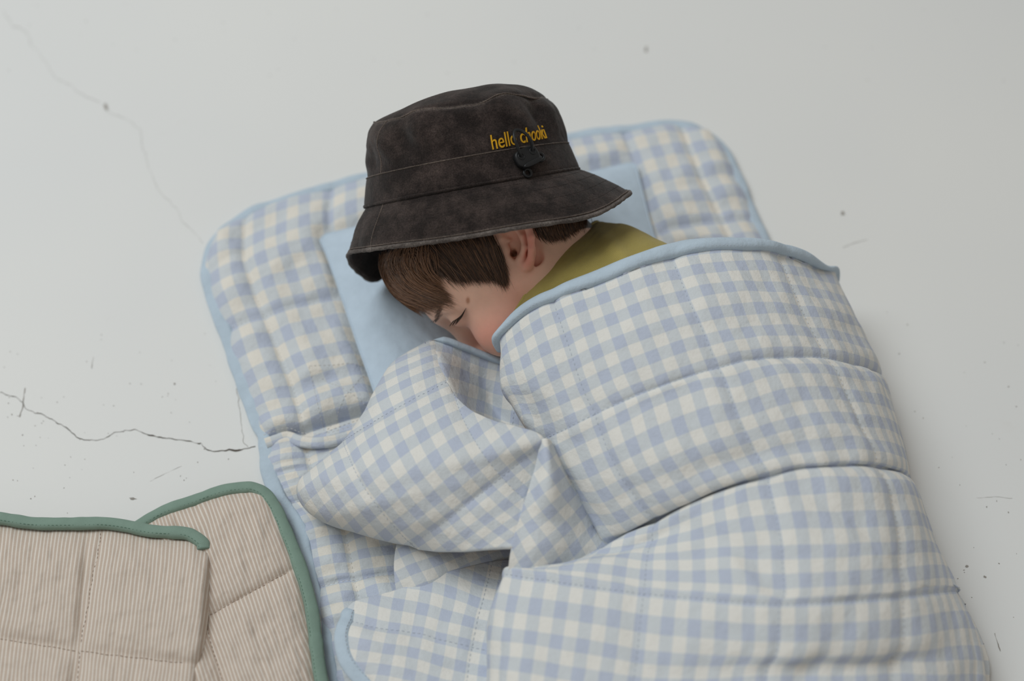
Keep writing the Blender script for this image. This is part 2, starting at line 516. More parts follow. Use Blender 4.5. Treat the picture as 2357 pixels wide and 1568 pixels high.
# ------------------------------------------------------------------ nap mat
def round_corners(s, t, rs_, rt_):
    """pull the corner squares of the unit square onto quarter discs"""
    s = s.copy(); t = t.copy()
    for cs in (0, 1):
        for ct in (0, 1):
            a = np.clip((rs_-(s if cs == 0 else 1-s))/rs_, 0, None)
            b = np.clip((rt_-(t if ct == 0 else 1-t))/rt_, 0, None)
            m = (a > 0) & (b > 0)
            a2 = a*np.sqrt(1-np.minimum(b, 1)**2/2); b2 = b*np.sqrt(1-np.minimum(a, 1)**2/2)
            ns = rs_*(1-a2); nt = rt_*(1-b2)
            s = np.where(m, ns if cs == 0 else 1-ns, s)
            t = np.where(m, nt if ct == 0 else 1-nt, t)
    return s, t
MAT_L = np.array([(466, 512), (466, 650), (508, 775), (564, 920), (594, 1012), (606, 1080), (630, 1150), (676, 1222), (702, 1320), (728, 1430), (752, 1568), (780, 1700)], float)
MAT_R = np.array([(1650, 268), (1700, 395), (1752, 515), (1812, 655), (1852, 760), (1885, 850), (1915, 930), (1945, 1020), (1985, 1130), (2030, 1250), (2080, 1400), (2120, 1550)], float)
L3 = at(MAT_L[:, 0], MAT_L[:, 1], 0.006); R3 = at(MAT_R[:, 0], MAT_R[:, 1], 0.006)
PINCH_T = 4.05/11
def mat_place(s, t):
    l = interp_rows(L3, t.ravel()*11).reshape(t.shape+(3,)); r = interp_rows(R3, t.ravel()*11).reshape(t.shape+(3,))
    p = l+(r-l)*s[..., None]
    p[..., 1] += 0.022*np.sin(np.pi*s)*(1-t)**2
    return p
MAT_W = 24.0; MAT_LEN = np.linalg.norm(np.diff(L3, axis=0), axis=1).sum()/0.0213
nap_mat = empty('nap_mat', at(np.array(1200.), np.array(900.), 0.0))
tag(nap_mat, 'blue and cream gingham quilted nap mat with pale blue binding, lying flat on the floor', 'mat')
nr, nc = 330, 260
tt, ss = np.meshgrid(np.linspace(0, 1, nr), np.linspace(0, 1, nc), indexing='ij')
s2, t2 = round_corners(ss, tt, 0.115, 0.078)
G = mat_place(s2, t2)
mu, mv = s2*MAT_W, t2*MAT_LEN
def stitch_d(x, lines):
    return np.min(np.abs(x[..., None]-np.array(lines)), -1)
MU = [1.9, 5.6, 10.4, 15.2, 19.4, 22.1]; MV = [4.6, 9.6, 14.6, 19.6, 24.6, 29.6, 34.6, 39.6]
du_, dv_ = stitch_d(mu, MU), stitch_d(mv, MV)
puff = (1-np.exp(-du_/0.5))*(1-np.exp(-dv_/0.5))
edge = np.minimum(np.minimum(ss, 1-ss)*MAT_W, np.minimum(tt, 1-tt)*MAT_LEN)
edge_f = 1-np.exp(-edge/0.7)
upper = 1/(1+np.exp(np.clip((t2-PINCH_T)*520, -50, 50)))
wr = fbm(mu*0.45+2, mv*0.9, 4.0, 3)*0.5+vnoise(mu*0.35, mv*1.7, 8.0)*0.5
z = 0.004+edge_f*(0.004+0.0095*puff+0.0048*wr*(0.4+puff))+upper*edge_f*0.008
pinch = np.exp(-((t2-PINCH_T)/0.006)**2)
z = z-pinch*edge_f*0.004*(ss < 0.4)-0.003*edge_f*np.exp(-(dv_/0.13)**2)-0.0015*edge_f*np.exp(-(du_/0.13)**2)
z = np.maximum(z, 0.003)
# pressed flat under the pillow and under the sleeper
mq = G-CAM; md = mq@FWD; mpx = IMG_W/2+FPX*(mq@RIGHT)/md; mpy = IMG_H/2-FPX*(mq@UP)/md
def in_poly(x, y, poly):
    ins = np.zeros(x.shape, bool); n = len(poly)
    for i in range(n):
        x1, y1 = poly[i]; x2, y2 = poly[(i+1) % n]
        ins ^= ((y1 > y) != (y2 > y)) & (x < (x2-x1)*(y-y1)/((y2-y1) if y2 != y1 else 1e-9)+x1)
    return ins
flat = in_poly(mpx, mpy, [(736, 546), (1462, 376), (1520, 560), (1780, 600), (1950, 760), (2300, 1568), (2300, 1900), (1100, 1900), (1150, 1300), (1000, 1240), (800, 1130), (880, 1000)]).astype(float)
for _ in range(10):
    flat[1:-1] = 0.5*flat[1:-1]+0.25*(flat[:-2]+flat[2:]); flat[:, 1:-1] = 0.5*flat[:, 1:-1]+0.25*(flat[:, :-2]+flat[:, 2:])
z = z*(1-flat)+np.minimum(z, 0.0115)*flat
# gathers along the side binding
gath = np.exp(-(np.minimum(ss, 1-ss)*MAT_W-1.1)**2/0.5)*np.sin(mv*6.3+3*vnoise(mv*0.7, mu*0, 3.0))*0.0012
G[..., 2] = z+gath*edge_f
G[..., 0] += fbm(mu*0.5, mv*0.5, 1.0, 2)*0.0016; G[..., 1] += fbm(mu*0.5, mv*0.5, 9.0, 2)*0.0016
uvm = np.stack([mu, mv], -1)+0.06*np.stack([fbm(mu*0.3, mv*0.3, 5.0, 2), fbm(mu*0.3, mv*0.3, 6.0, 2)], -1)
mat_panel = sheet('quilted_panel', G, uvm, M['gingham_mat'], nap_mat, 0.003)
Nm = grid_normals(G); Nm = Nm*np.sign(Nm[..., 2:3])
ps, qs = [], []
for u0 in MU:
    p, q = iso_lines(G, Nm, mu, u0, 1)
    if len(p): ps.append(p); qs.append(q)
for v0 in MV[:6]:
    p, q = iso_lines(G, Nm, mv, v0, 0)
    if len(p): ps.append(p); qs.append(q)
# the sewn cross beside the pillow
def mat_line(a, b, n=60):
    # a, b photo pixels on the mat
    pa = at(np.array([a[0], b[0]], float), np.array([a[1], b[1]], float), 0.022)
    return pa[0]+(pa[1]-pa[0])*np.linspace(0, 1, n)[:, None]
bvh_mat = BVHTree.FromPolygons([tuple(v) for v in G.reshape(-1, 3).tolist()], grid_faces(nr, nc).tolist())
def drop(P, bvh):
    out, nn = [], []
    for p in P:
        h = bvh.ray_cast(Vector((p[0], p[1], 1.0)), Vector((0, 0, -1)))
        if h[0] is None: continue
        out.append(tuple(h[0])); nn.append(tuple(h[1] if h[1].z > 0 else -h[1]))
    return np.array(out), np.array(nn)
for a, b in [((712, 850), (745, 990)), ((712, 850), (838, 838)), ((738, 868), (848, 932)), ((836, 860), (746, 985)), ((745, 985), (838, 950))]:
    p, q = drop(mat_line(a, b), bvh_mat); ps.append(p); qs.append(q)
V, F = dashes(ps, qs)
link('stitching', mesh_from('stitching', V, F, smooth=False), M['thread_white'], nap_mat)
# binding round the mat
bi = np.concatenate([[(0, j) for j in range(nc)], [(i, nc-1) for i in range(1, nr)], [(nr-1, j) for j in range(nc-2, -1, -1)], [(i, 0) for i in range(nr-2, 0, -1)]])
E = G[bi[:, 0], bi[:, 1]]
E = resample(np.column_stack([np.vstack([E, E[:1]])]), 900)[:-1]
T = unit(np.roll(E, -1, 0)-np.roll(E, 1, 0)); T[:, 2] = 0; T = unit(T)
inw = np.stack([-T[:, 1], T[:, 0], 0*T[:, 0]], 1)
cen = E.mean(0); inw = inw*np.sign(np.sum(inw*(cen-E), 1).mean())
arc = np.arange(len(E))
Cb = E+inw*0.0045; Cb[:, 2] = 0.0068+0.0016*vnoise(arc*0.11, arc*0, 2.0)
Bt = unit(inw+np.array([0, 0, 0.25]))
Nb = np.cross(T, Bt); Nb = Nb*np.sign(Nb[:, 2:3])
pinch_w = 1-0.25*np.exp(-(np.linalg.norm(E[:, :2]-at(np.array(594.), np.array(1018.), 0)[:2], axis=1)/0.006)**2)
bnd = sweep('binding', Cb, Bt, Nb, (0.0135+0.0012*vnoise(arc*0.15, arc*0, 5.0))*pinch_w, 0.0066+0.001*vnoise(arc*0.2, arc*0, 7.0), M['blue'], nap_mat, k=16, closed=True)
V, F = dashes([np.vstack([Cb+Bt*0.0050+Nb*0.0016])], [Nb], 0.0024, 0.0010, 0.0003)
link('stitching', mesh_from('stitching', V, F, smooth=False), M['thread_blue'], bnd)

# rolled hem where the upper, thicker layer of the mat ends
hp = resample(curve([(612, 1022), (640, 1012), (662, 1006), (690, 1016), (725, 1020), (765, 1016), (800, 1006), (850, 990), (900, 975)], 120), 120)
hz = np.interp(np.arange(120), [0, 22, 50, 119], [0.009, 0.009, 0.017, 0.017])
hc = at(hp[:, 0], hp[:, 1], hz)
ht_ = unit(np.gradient(hc, axis=0)); hb = np.stack([-ht_[:, 1], ht_[:, 0], 0.4+0*ht_[:, 0]], 1); hb = unit(hb-ht_*np.sum(hb*ht_, 1, keepdims=True)); hn = np.cross(ht_, hb)
hem = sweep('hem', hc, hb, hn, 0.0105, 0.0075, M['gingham_mat'], nap_mat, k=14, u_scale=47.0)
V, F = dashes([hc+hb*0.006+np.array([0, 0, 0.004])], [np.tile(np.array([0, 0, 1.0]), (120, 1))])
link('stitching', mesh_from('stitching', V, F, smooth=False), M['thread_white'], hem)

# ------------------------------------------------------------------ pillow
pil = empty('pillow', at(np.array(1100.), np.array(700.), 0.015))
tag(pil, 'flat pale blue cotton pillow under the sleeping head', 'pillow')
PL = np.array([(733, 543), (757, 600), (792, 700), (826, 800), (858, 890), (885, 980), (915, 1060)], float)
PR = np.array([(1462, 372), (1474, 425), (1498, 520), (1530, 620), (1560, 710), (1590, 790), (1620, 870)], float)
PLz = at(PL[:, 0], PL[:, 1], 0.021); PRz = at(PR[:, 0], PR[:, 1], 0.021)
nr, nc = 170, 230
tt, ss = np.meshgrid(np.linspace(0, 1, nr), np.linspace(0, 1, nc), indexing='ij')
# slight roundness of the corners
s2, t2 = round_corners(ss, tt, 0.03, 0.04)
l = interp_rows(PLz, t2.ravel()*6).reshape(nr, nc, 3); r = interp_rows(PRz, t2.ravel()*6).reshape(nr, nc, 3)
Gp = l+(r-l)*s2[..., None]
HEADXY = at(np.array(1185.), np.array(590.), 0.154)+np.array([-0.015, 0.022, 0])
es = np.minimum(ss, 1-ss)*2; et = np.minimum(tt, 1-tt)*2
prof = (1-(1-es)**5)*(1-(1-et)**5)
dh = np.linalg.norm((Gp[..., :2]-HEADXY[:2])/np.array([0.13, 0.10]), axis=-1)
wr = fbm(Gp[..., 0]*22, Gp[..., 1]*22, 3.0, 4)*0.0020+np.abs(vnoise(Gp[..., 0]*30+Gp[..., 1]*22, Gp[..., 1]*14-Gp[..., 0]*10, 7.0))*0.0024
zt = 0.021+prof*(0.025-0.022*np.exp(-dh**2))+wr*prof
zb = 0.021-prof*0.007
Vt = Gp.copy(); Vt[..., 2] = zt
Vb = Gp.copy(); Vb[..., 2] = zb-0.0008
F0 = grid_faces(nr, nc)
nV = nr*nc
b = np.concatenate([np.arange(nc), np.arange(1, nr)*nc+nc-1, (nr-1)*nc+np.arange(nc-2, -1, -1), np.arange(nr-2, 0, -1)*nc])
b2 = np.roll(b, -1)
Fp = np.concatenate([F0[:, ::-1], F0+nV, np.stack([b, b2, b2+nV, b+nV], -1)])
link('cover', mesh_from('cover', np.concatenate([Vt.reshape(-1, 3), Vb.reshape(-1, 3)]), Fp), M['pillow'], pil)
Eb = Vt.reshape(-1, 3)[b]; Eb = resample(np.vstack([Eb, Eb[:1]]), 500)[:-1]
tube('seam', Eb+np.array([0, 0, -0.0004]), 0.0011, M['pillow'], pil, 6, True)

# ------------------------------------------------------------------ folded striped quilt, bottom left
sq = empty('folded_quilt', at(np.array(300.), np.array(1400.), 0.0))
tag(sq, 'beige pinstriped quilt with sage green binding, folded on the floor beside the mat', 'quilt')
def make_striped(name, X, Y, zfun, udir, origin, period, stitch_lines, seed, edge_px):
    """udir = photo direction across the stripes"""
    d = unit(np.array(udir)); e = np.array([-d[1], d[0]])
    U = ((X-origin[0])*d[0]+(Y-origin[1])*d[1])
    W = ((X-origin[0])*e[0]+(Y-origin[1])*e[1])
    wob = fbm(X*0.012, Y*0.006, seed, 3)*3.0
    uv = np.stack([(U+wob)/period, W/period], -1)
    pf = np.ones_like(X)
    for (a, b2_) in stitch_lines:
        a = np.array(a, float); b2_ = np.array(b2_, float)
        ab = b2_-a; L = np.linalg.norm(ab)
        dist = np.abs((X-a[0])*ab[1]-(Y-a[1])*ab[0])/L
        pf = pf*(1-np.exp(-dist/14.0))
    pf = pf*(1-np.exp(-np.clip(edge_px-22, 0, None)/16.0))
    Z = zfun(X, Y)+0.0062*pf+0.0014*fbm(X*0.02, Y*0.02, seed+3, 3)*pf+0.0006*vnoise(U*0.09, W*0.02, seed+8)
    G = at(X, Y, Z)
    return G, uv
# lower layer: grid from left inside to right edge; rows down
lo_right = np.array([(621, 1130), (645, 1162), (665, 1204), (696, 1279), (716, 1337), (733, 1404), (743, 1479), (752, 1545), (765, 1610), (775, 1680)], float)
lo_top = np.array([(295, 1214), (373, 1169), (441, 1145), (509, 1121), (563, 1113), (592, 1115), (621, 1130)], float)
n1, n2 = 190, 230
topc = resample(curve(lo_top, 80), n1); rgtc = resample(curve(lo_right, 80), n2)
tt, ss = np.meshgrid(np.linspace(0, 1, n2), np.linspace(0, 1, n1), indexing='ij')
X = topc[None, :, 0]+(rgtc[:, None, 0]-621)*ss
Y = topc[None, :, 1]+(rgtc[:, None, 1]-1130)
def z_lo(X_, Y_):
    e = np.minimum(np.minimum((1-ss)*330, tt*560+6), (1-tt)*560+4)
    return 0.016+0.011*(1-np.exp(-np.clip(e-4, 0, None)/40.0))
LO_ST = [((470, 1424), (676, 1310)), ((470, 1424), (520, 1600))]
Glo, uvlo = make_striped('lower_layer', X, Y, z_lo, (0.94, -0.34), (520, 1300), 9.0, LO_ST, 21, np.minimum((1-ss)*330, tt*560))
lo = sheet('lower_layer', Glo, uvlo, M['striped'], sq, 0.004)
ps, qs = [], []
def px_path(a, b_, X_, Y_, G_, n=90):
    """follow a photo line over a cloth grid by nearest grid point"""
    P = []
    fx, fy = X_.ravel(), Y_.ravel(); g = G_.reshape(-1, 3)
    for k in np.linspace(0, 1, n):
        x = a[0]+(b_[0]-a[0])*k; y = a[1]+(b_[1]-a[1])*k
        i = np.argmin((fx-x)**2+(fy-y)**2)
        P.append(g[i])
    P = np.array(P)
    return P, np.tile(np.array([0, 0, 1.0]), (n, 1))
for a, b_ in LO_ST:
    p, q = px_path(a, b_, X, Y, Glo); ps.append(curve(p[::6], 90)); qs.append(q)
V, F = dashes(ps, qs, 0.0028, 0.0012); link('stitching', mesh_from('stitching', V, F, smooth=False), M['thread_tan'], lo)
def edge_binding(name, pxpath, zpath, inward, w, t, mat, thread, parent, n=260, lift=0.0):
    p = resample(curve(pxpath, 200), n)
    zz = np.interp(np.linspace(0, 1, n), np.linspace(0, 1, len(zpath)), zpath)
    C0 = at(p[:, 0], p[:, 1], zz)
    T = unit(np.gradient(C0, axis=0)); Th = T.copy(); Th[:, 2] = 0; Th = unit(Th)
    inn = np.stack([Th[:, 1], -Th[:, 0], 0*Th[:, 0]], 1)*inward
    arc = np.arange(n)
    Bt = unit(inn+np.array([0, 0, 0.35])); Nb = np.cross(T, Bt); Nb = Nb*np.sign(Nb[:, 2:3])
    C = C0+Bt*w/2+Nb*lift
    o = sweep(name, C, Bt, Nb, w*(1+0.06*vnoise(arc*0.12, arc*0, 3.0)), t*(1+0.05*vnoise(arc*0.17, arc*0, 4.0)), mat, parent, k=16)
    V, F = dashes([C+Bt*w*0.40+Nb*t*0.30], [Nb], 0.0024, 0.0010, 0.0003)
    link('stitching', mesh_from('stitching', V, F, smooth=False), thread, o)
    return o
lo_edge = np.vstack([lo_top, lo_right[1:]])
edge_binding('binding', lo_edge+np.array([0, 0]), [0.017, 0.018, 0.019, 0.020, 0.020, 0.020, 0.020, 0.020, 0.020, 0.020], 1, 0.0112, 0.0085, M['green'], M['thread_green'], sq, 320)
# upper layer
up_top = np.array([(-420, 1160), (-200, 1174), (-90, 1182), (0, 1186), (85, 1198), (170, 1199), (244, 1198), (295, 1204), (356, 1216), (431, 1221), (458, 1231), (481, 1250)], float)
up_right = np.array([(481, 1250), (481, 1300), (478, 1355), (473, 1423), (463, 1508), (452, 1575), (436, 1700), (424, 1800)], float)
topc = resample(curve(up_top, 80), n1); rgtc = resample(curve(up_right, 80), n2)
X = topc[None, :, 0]+(rgtc[:, None, 0]-481)*ss; Y = topc[None, :, 1]+(rgtc[:, None, 1]-1250)
def z_up(X_, Y_):
    e = np.minimum(np.minimum((1-ss)*900*5+20, tt*550+8), (1-tt)*550+6)
    return 0.024+0.012*(1-np.exp(-np.clip(e-6, 0, None)/40.0))
UP_ST = [((233, 1228), (182, 1500)), ((182, 1500), (175, 1600)), ((0, 1472), (185, 1500)), ((185, 1500), (445, 1530)), ((-80, 1460), (0, 1472))]
Gup, uvup = make_striped('upper_layer', X, Y, z_up, (1.0, 0.12), (240, 1300), 8.8, UP_ST, 33, tt*550)
# the folded right edge turns under
ext = []
for k, (dx, dz) in enumerate([(0.0012, -0.004), (0.0002, -0.009), (-0.006, -0.013)]):
    e = Gup[:, -1].copy(); e[:, 0] += dx; e[:, 2] += dz; e[:, 2] = np.maximum(e[:, 2], 0.008); ext.append(e[:, None])
Gx = np.concatenate([Gup]+ext, 1); ux = np.concatenate([uvup]+[uvup[:, -1:]+np.array([[[0.7*(k+1), 0]]]) for k in range(3)], 1)
upo = sheet('upper_layer', Gx, ux, M['striped'], sq, 0.004)
ps, qs = [], []
for a, b_ in UP_ST:
    p, q = px_path(a, b_, X, Y, Gup); ps.append(curve(p[::6], 90)); qs.append(q)
V, F = dashes(ps, qs, 0.0028, 0.0012); link('stitching', mesh_from('stitching', V, F, smooth=False), M['thread_tan'], upo)
edge_binding('binding', np.vstack([up_top, [(484, 1268)]]), [0.030, 0.030, 0.031, 0.031, 0.030, 0.030, 0.028], 1, 0.0112, 0.0085, M['green'], M['thread_green'], sq, 280, 0.002)
#---QUILT---
# ------------------------------------------------------------------ the gingham quilt over the sleeper
quilt = empty('gingham_quilt', at(np.array(1650.), np.array(1200.), 0.0))
tag(quilt, 'thick blue and cream gingham quilt spread over the sleeping child', 'quilt')
# rows of the main panel: v (checks from the top edge), then (u, photo x, photo y)
ROWS = [
 (-1.05, [(-0.75, 1156, 765), (-0.3, 1168, 750), (0.6, 1199, 716), (1.5, 1242, 692), (2.6, 1293, 668), (4.5, 1387, 631), (5.9, 1459, 601), (7.5, 1548, 569), (8.5, 1599, 562), (9.3, 1640, 560), (10.4, 1693, 560), (12.1, 1770, 562), (13.3, 1816, 574), (14.6, 1859, 591), (15.8, 1889, 609), (17, 1908, 627)]),
 (-0.45, [(-0.8, 1157, 783), (0, 1180, 760), (1, 1217, 731), (2.46, 1279, 701), (3.75, 1344, 678), (5.7, 1446, 639), (7.65, 1548, 601), (9.4, 1640, 585), (10.7, 1703, 585), (12.5, 1777, 586), (14, 1833, 600), (15.8, 1880, 617), (17, 1910, 630)]),
 (0.0, [(-0.8, 1158, 800), (0, 1176, 771), (1, 1209, 743), (2, 1256, 716), (3, 1306, 697), (4, 1357, 679), (5, 1410, 660), (6, 1463, 639), (7, 1516, 620), (8, 1569, 609), (9, 1620, 602), (10, 1669, 600), (11, 1716, 597), (12, 1757, 597), (13, 1796, 602), (14, 1828, 609), (15, 1856, 616), (16, 1880, 625), (17.2, 1913, 637)]),
 (2.0, [(-1.2, 1163, 880), (0, 1208, 871), (1, 1245, 846), (2, 1292, 822), (3, 1341, 799), (4, 1391, 775), (5, 1446, 757), (6, 1500, 736), (7, 1556, 719), (8, 1609, 703), (9, 1662, 696), (10, 1712, 688), (11, 1759, 688), (12, 1800, 689), (13, 1837, 694), (14, 1874, 699), (15, 1905, 704), (16, 1932, 712), (18, 1966, 728)]),
 (3.0, [(-1.0, 1188, 918), (0, 1227, 915), (1, 1266, 900), (3, 1359, 853), (5, 1465, 809), (7, 1579, 769), (9, 1683, 747), (11, 1780, 739), (13, 1860, 744), (15, 1925, 754), (18, 1990, 775)]),
 (4.0, [(-0.6, 1217, 968), (0, 1245, 968), (1, 1285, 953), (2, 1333, 931), (3, 1378, 908), (4, 1431, 883), (5, 1487, 863), (6, 1543, 842), (7, 1600, 822), (8, 1655, 808), (9, 1707, 799), (10, 1757, 791), (11, 1805, 790), (12, 1849, 790), (13, 1887, 793), (14, 1918, 798), (15, 1946, 805), (16, 1974, 812), (18, 2018, 832)]),
 (4.68, [(0.0, 1256, 1014), (1.2, 1306, 987), (2.6, 1378, 950), (4.2, 1461, 913), (5.7, 1540, 882), (6.7, 1599, 861), (7.7, 1655, 844), (8.8, 1713, 829), (10.5, 1795, 822), (12.5, 1884, 820), (14.4, 1948, 833), (16.4, 1994, 845), (18.2, 2030, 860)]),
 (5.6, [(0.3, 1276, 1056), (1, 1312, 1028), (2, 1362, 1004), (3, 1412, 980), (4, 1464, 952), (5, 1516, 925), (6, 1573, 904), (7, 1630, 886), (8, 1690, 886), (9, 1742, 868), (10, 1793, 858), (11, 1845, 858), (12, 1888, 858), (13, 1928, 862), (14, 1960, 868), (15, 1988, 874), (16, 2010, 878), (18.2, 2040, 900)]),
 (7.0, [(0.5, 1318, 1108), (1, 1357, 1118), (2, 1405, 1097), (3, 1452, 1075), (4, 1499, 1054), (5, 1552, 1031), (6, 1608, 1009), (7, 1667, 992), (8, 1724, 976), (9, 1780, 958), (10, 1836, 945), (11, 1884, 940), (12, 1929, 940), (13, 1963, 943), (14, 1994, 947), (15, 2017, 951), (16, 2036, 957), (18, 2058, 975)]),
 (9.0, [(0.45, 1385, 1222), (1, 1424, 1219), (2, 1475, 1194), (3, 1518, 1171), (4, 1567, 1152), (5, 1618, 1128), (6, 1671, 1107), (7, 1723, 1088), (8, 1777, 1071), (9, 1834, 1059), (10, 1887, 1057), (11, 1939, 1052), (12, 1981, 1053), (13, 2016, 1056), (14, 2041, 1060), (15, 2061, 1065), (17, 2083, 1078)]),
 (9.62, [(0.2, 1390, 1257), (1.4, 1461, 1217), (2.5, 1517, 1193), (3.3, 1553, 1171), (4.3, 1601, 1147), (5.7, 1671, 1121), (7.65, 1769, 1098), (8.8, 1831, 1079), (10.3, 1907, 1073), (12, 1977, 1070), (13.8, 2033, 1077), (16.8, 2087, 1097)]),
 (10.3, [(0.0, 1386, 1269), (1, 1433, 1243), (2, 1483, 1222), (3, 1531, 1201), (4, 1578, 1180), (5, 1629, 1160), (6, 1680, 1143), (7, 1730, 1126), (8, 1789, 1116), (9, 1850, 1107), (10, 1907, 1104), (11, 1960, 1106), (12, 2003, 1107), (13, 2038, 1109), (14, 2067, 1112), (15, 2086, 1116), (16.5, 2101, 1126)]),
 (12.0, [(-1.0, 1300, 1308), (0, 1354, 1280), (1, 1409, 1279), (2, 1469, 1272), (3, 1524, 1271), (4, 1578, 1264), (5, 1639, 1251), (6, 1696, 1246), (7, 1758, 1243), (8, 1816, 1241), (9, 1876, 1241), (10, 1932, 1240), (11, 1982, 1237), (12, 2030, 1235), (13, 2067, 1233), (14, 2097, 1232), (15, 2120, 1234), (17, 2142, 1248)]),
 (13.1, [(-2.3, 1215, 1318), (-1, 1275, 1318), (0, 1342, 1302), (1, 1400, 1302), (2, 1461, 1307), (3, 1520, 1308), (4, 1579, 1309), (5, 1640, 1306), (6, 1699, 1306), (8, 1822, 1312), (10, 1934, 1308), (12, 2034, 1302), (14, 2105, 1296), (15, 2132, 1294), (17.5, 2176, 1300)]),
 (14.0, [(-3.0, 1172, 1312), (-2, 1212, 1320), (-1, 1270, 1328), (0, 1330, 1335), (1, 1392, 1340), (2, 1455, 1346), (3, 1517, 1351), (4, 1578, 1355), (5, 1641, 1360), (6, 1703, 1366), (7, 1764, 1371), (8, 1825, 1371), (9, 1881, 1370), (10, 1936, 1367), (11, 1989, 1363), (12, 2039, 1361), (13, 2081, 1358), (14, 2110, 1355), (15, 2140, 1350), (16, 2164, 1347), (18, 2202, 1349)]),
 (14.62, [(-3.1, 1168, 1322), (-2.4, 1196, 1328), (-0.8, 1286, 1342), (0.75, 1375, 1354), (2.3, 1471, 1364), (4.3, 1591, 1375), (6.4, 1718, 1387), (7.65, 1792, 1390), (8.7, 1858, 1388), (10.1, 1935, 1384), (11.8, 2024, 1377), (13.2, 2087, 1371), (15.4, 2151, 1363), (18.2, 2204, 1360)]),
 (16.0, [(-3.5, 1139, 1422), (-3, 1152, 1427), (-2, 1200, 1437), (-1, 1258, 1444), (0, 1317, 1453), (1, 1378, 1463), (2, 1442, 1473), (3, 1502, 1482), (4, 1565, 1487), (5, 1628, 1491), (6, 1691, 1495), (7, 1750, 1496), (8, 1808, 1496), (9, 1866, 1496), (10, 1922, 1494), (11, 1975, 1493), (12, 2027, 1490), (13, 2080, 1486), (14, 2124, 1481), (15, 2159, 1475), (16, 2189, 1470), (18.8, 2247, 1470)]),
 (17.0, [(-3.6, 1135, 1490), (-3, 1147, 1493), (-2, 1194, 1500), (-1, 1249, 1508), (0, 1306, 1518), (1, 1367, 1528), (2, 1433, 1539), (3, 1495, 1547), (4, 1556, 1549), (5, 1616, 1549), (6, 1672, 1546), (7, 1727, 1542), (8, 1783, 1541), (9, 1843, 1541), (10, 1899, 1541), (11, 1955, 1541), (12, 2004, 1539), (13, 2056, 1534), (14, 2108, 1538), (15, 2160, 1539), (16, 2197, 1536), (18.8, 2252, 1538)]),
 (18.5, [(-3.7, 1133, 1590), (-2, 1184, 1598), (1, 1355, 1626), (4, 1545, 1645), (8, 1780, 1640), (12, 2000, 1638), (15, 2155, 1635), (18.8, 2252, 1632)]),
 (20.5, [(-3.8, 1135, 1720), (-2, 1184, 1730), (1, 1355, 1756), (4, 1545, 1775), (8, 1780, 1772), (12, 2000, 1770), (15, 2150, 1765), (18.8, 2240, 1755)]),
 (24.0, [(-3.8, 1150, 1950), (-2, 1190, 1962), (1, 1355, 1990), (4, 1545, 2005), (8, 1780, 2002), (12, 1990, 1995), (15, 2130, 1988), (18.8, 2215, 1975)]),
 (26.5, [(-3.8, 1165, 2130), (-2, 1200, 2140), (1, 1360, 2160), (4, 1545, 2175), (8, 1775, 2172), (12, 1975, 2165), (15, 2105, 2158), (18.8, 2180, 2145)]),
]
# heights of the cloth over the body at a few (v: u->z) stations
HT = [
 (-1.05, [(-0.9, .126), (1, .148), (3, .160), (6, .170), (8, .170), (10, .165), (12, .152), (14, .125), (16, .090), (18, .050)]),
 (2.0, [(-1.2, .112), (0, .128), (2, .150), (4, .164), (6, .173), (8, .176), (10, .170), (12, .157), (14, .136), (16, .106), (18, .066)]),
 (4.68, [(0, .105), (1, .125), (3, .148), (5, .162), (7, .170), (8, .171), (10, .166), (12, .153), (14, .132), (16, .100), (18.2, .056)]),
 (7.0, [(0.4, .094), (1, .110), (3, .138), (5, .153), (7, .161), (9, .161), (11, .152), (13, .134), (15, .106), (16, .088), (18, .05)]),
 (9.62, [(0.2, .078), (1.4, .098), (3.3, .122), (5.7, .140), (8, .149), (10, .148), (12, .136), (14, .112), (15, .094), (17, .05)]),
 (12.0, [(-2.3, .086), (-1, .090), (0, .093), (2, .104), (4, .124), (6, .139), (8, .147), (10, .146), (12, .133), (14, .105), (15, .086), (17, .048)]),
 (14.62, [(-3.1, .090), (-2, .098), (0, .107), (2, .116), (4, .130), (6, .141), (8, .146), (10, .143), (12, .131), (14, .110), (16, .082), (18.2, .048)]),
 (17.0, [(-3.6, .070), (-3, .084), (-2, .096), (0, .106), (2, .111), (4, .116), (6, .123), (8, .126), (10, .123), (12, .114), (14, .098), (16, .075), (18.8, .042)]),
 (20.5, [(-3.8, .060), (-2, .085), (0, .098), (4, .108), (8, .112), (12, .098), (15, .076), (18.8, .036)]),
 (24.0, [(-3.8, .045), (-2, .060), (0, .070), (4, .082), (8, .086), (12, .074), (15, .055), (18.8, .030)]),
 (26.5, [(-3.8, .016), (18.8, .016)]),
]
def ht(u, v):
    vs = np.array([h[0] for h in HT])
    zz = np.array([np.interp(u, [a for a, _ in h[1]], [b for _, b in h[1]]) for h in HT])
    return np.interp(v, vs, zz)
NCOL = 60
rows3 = []
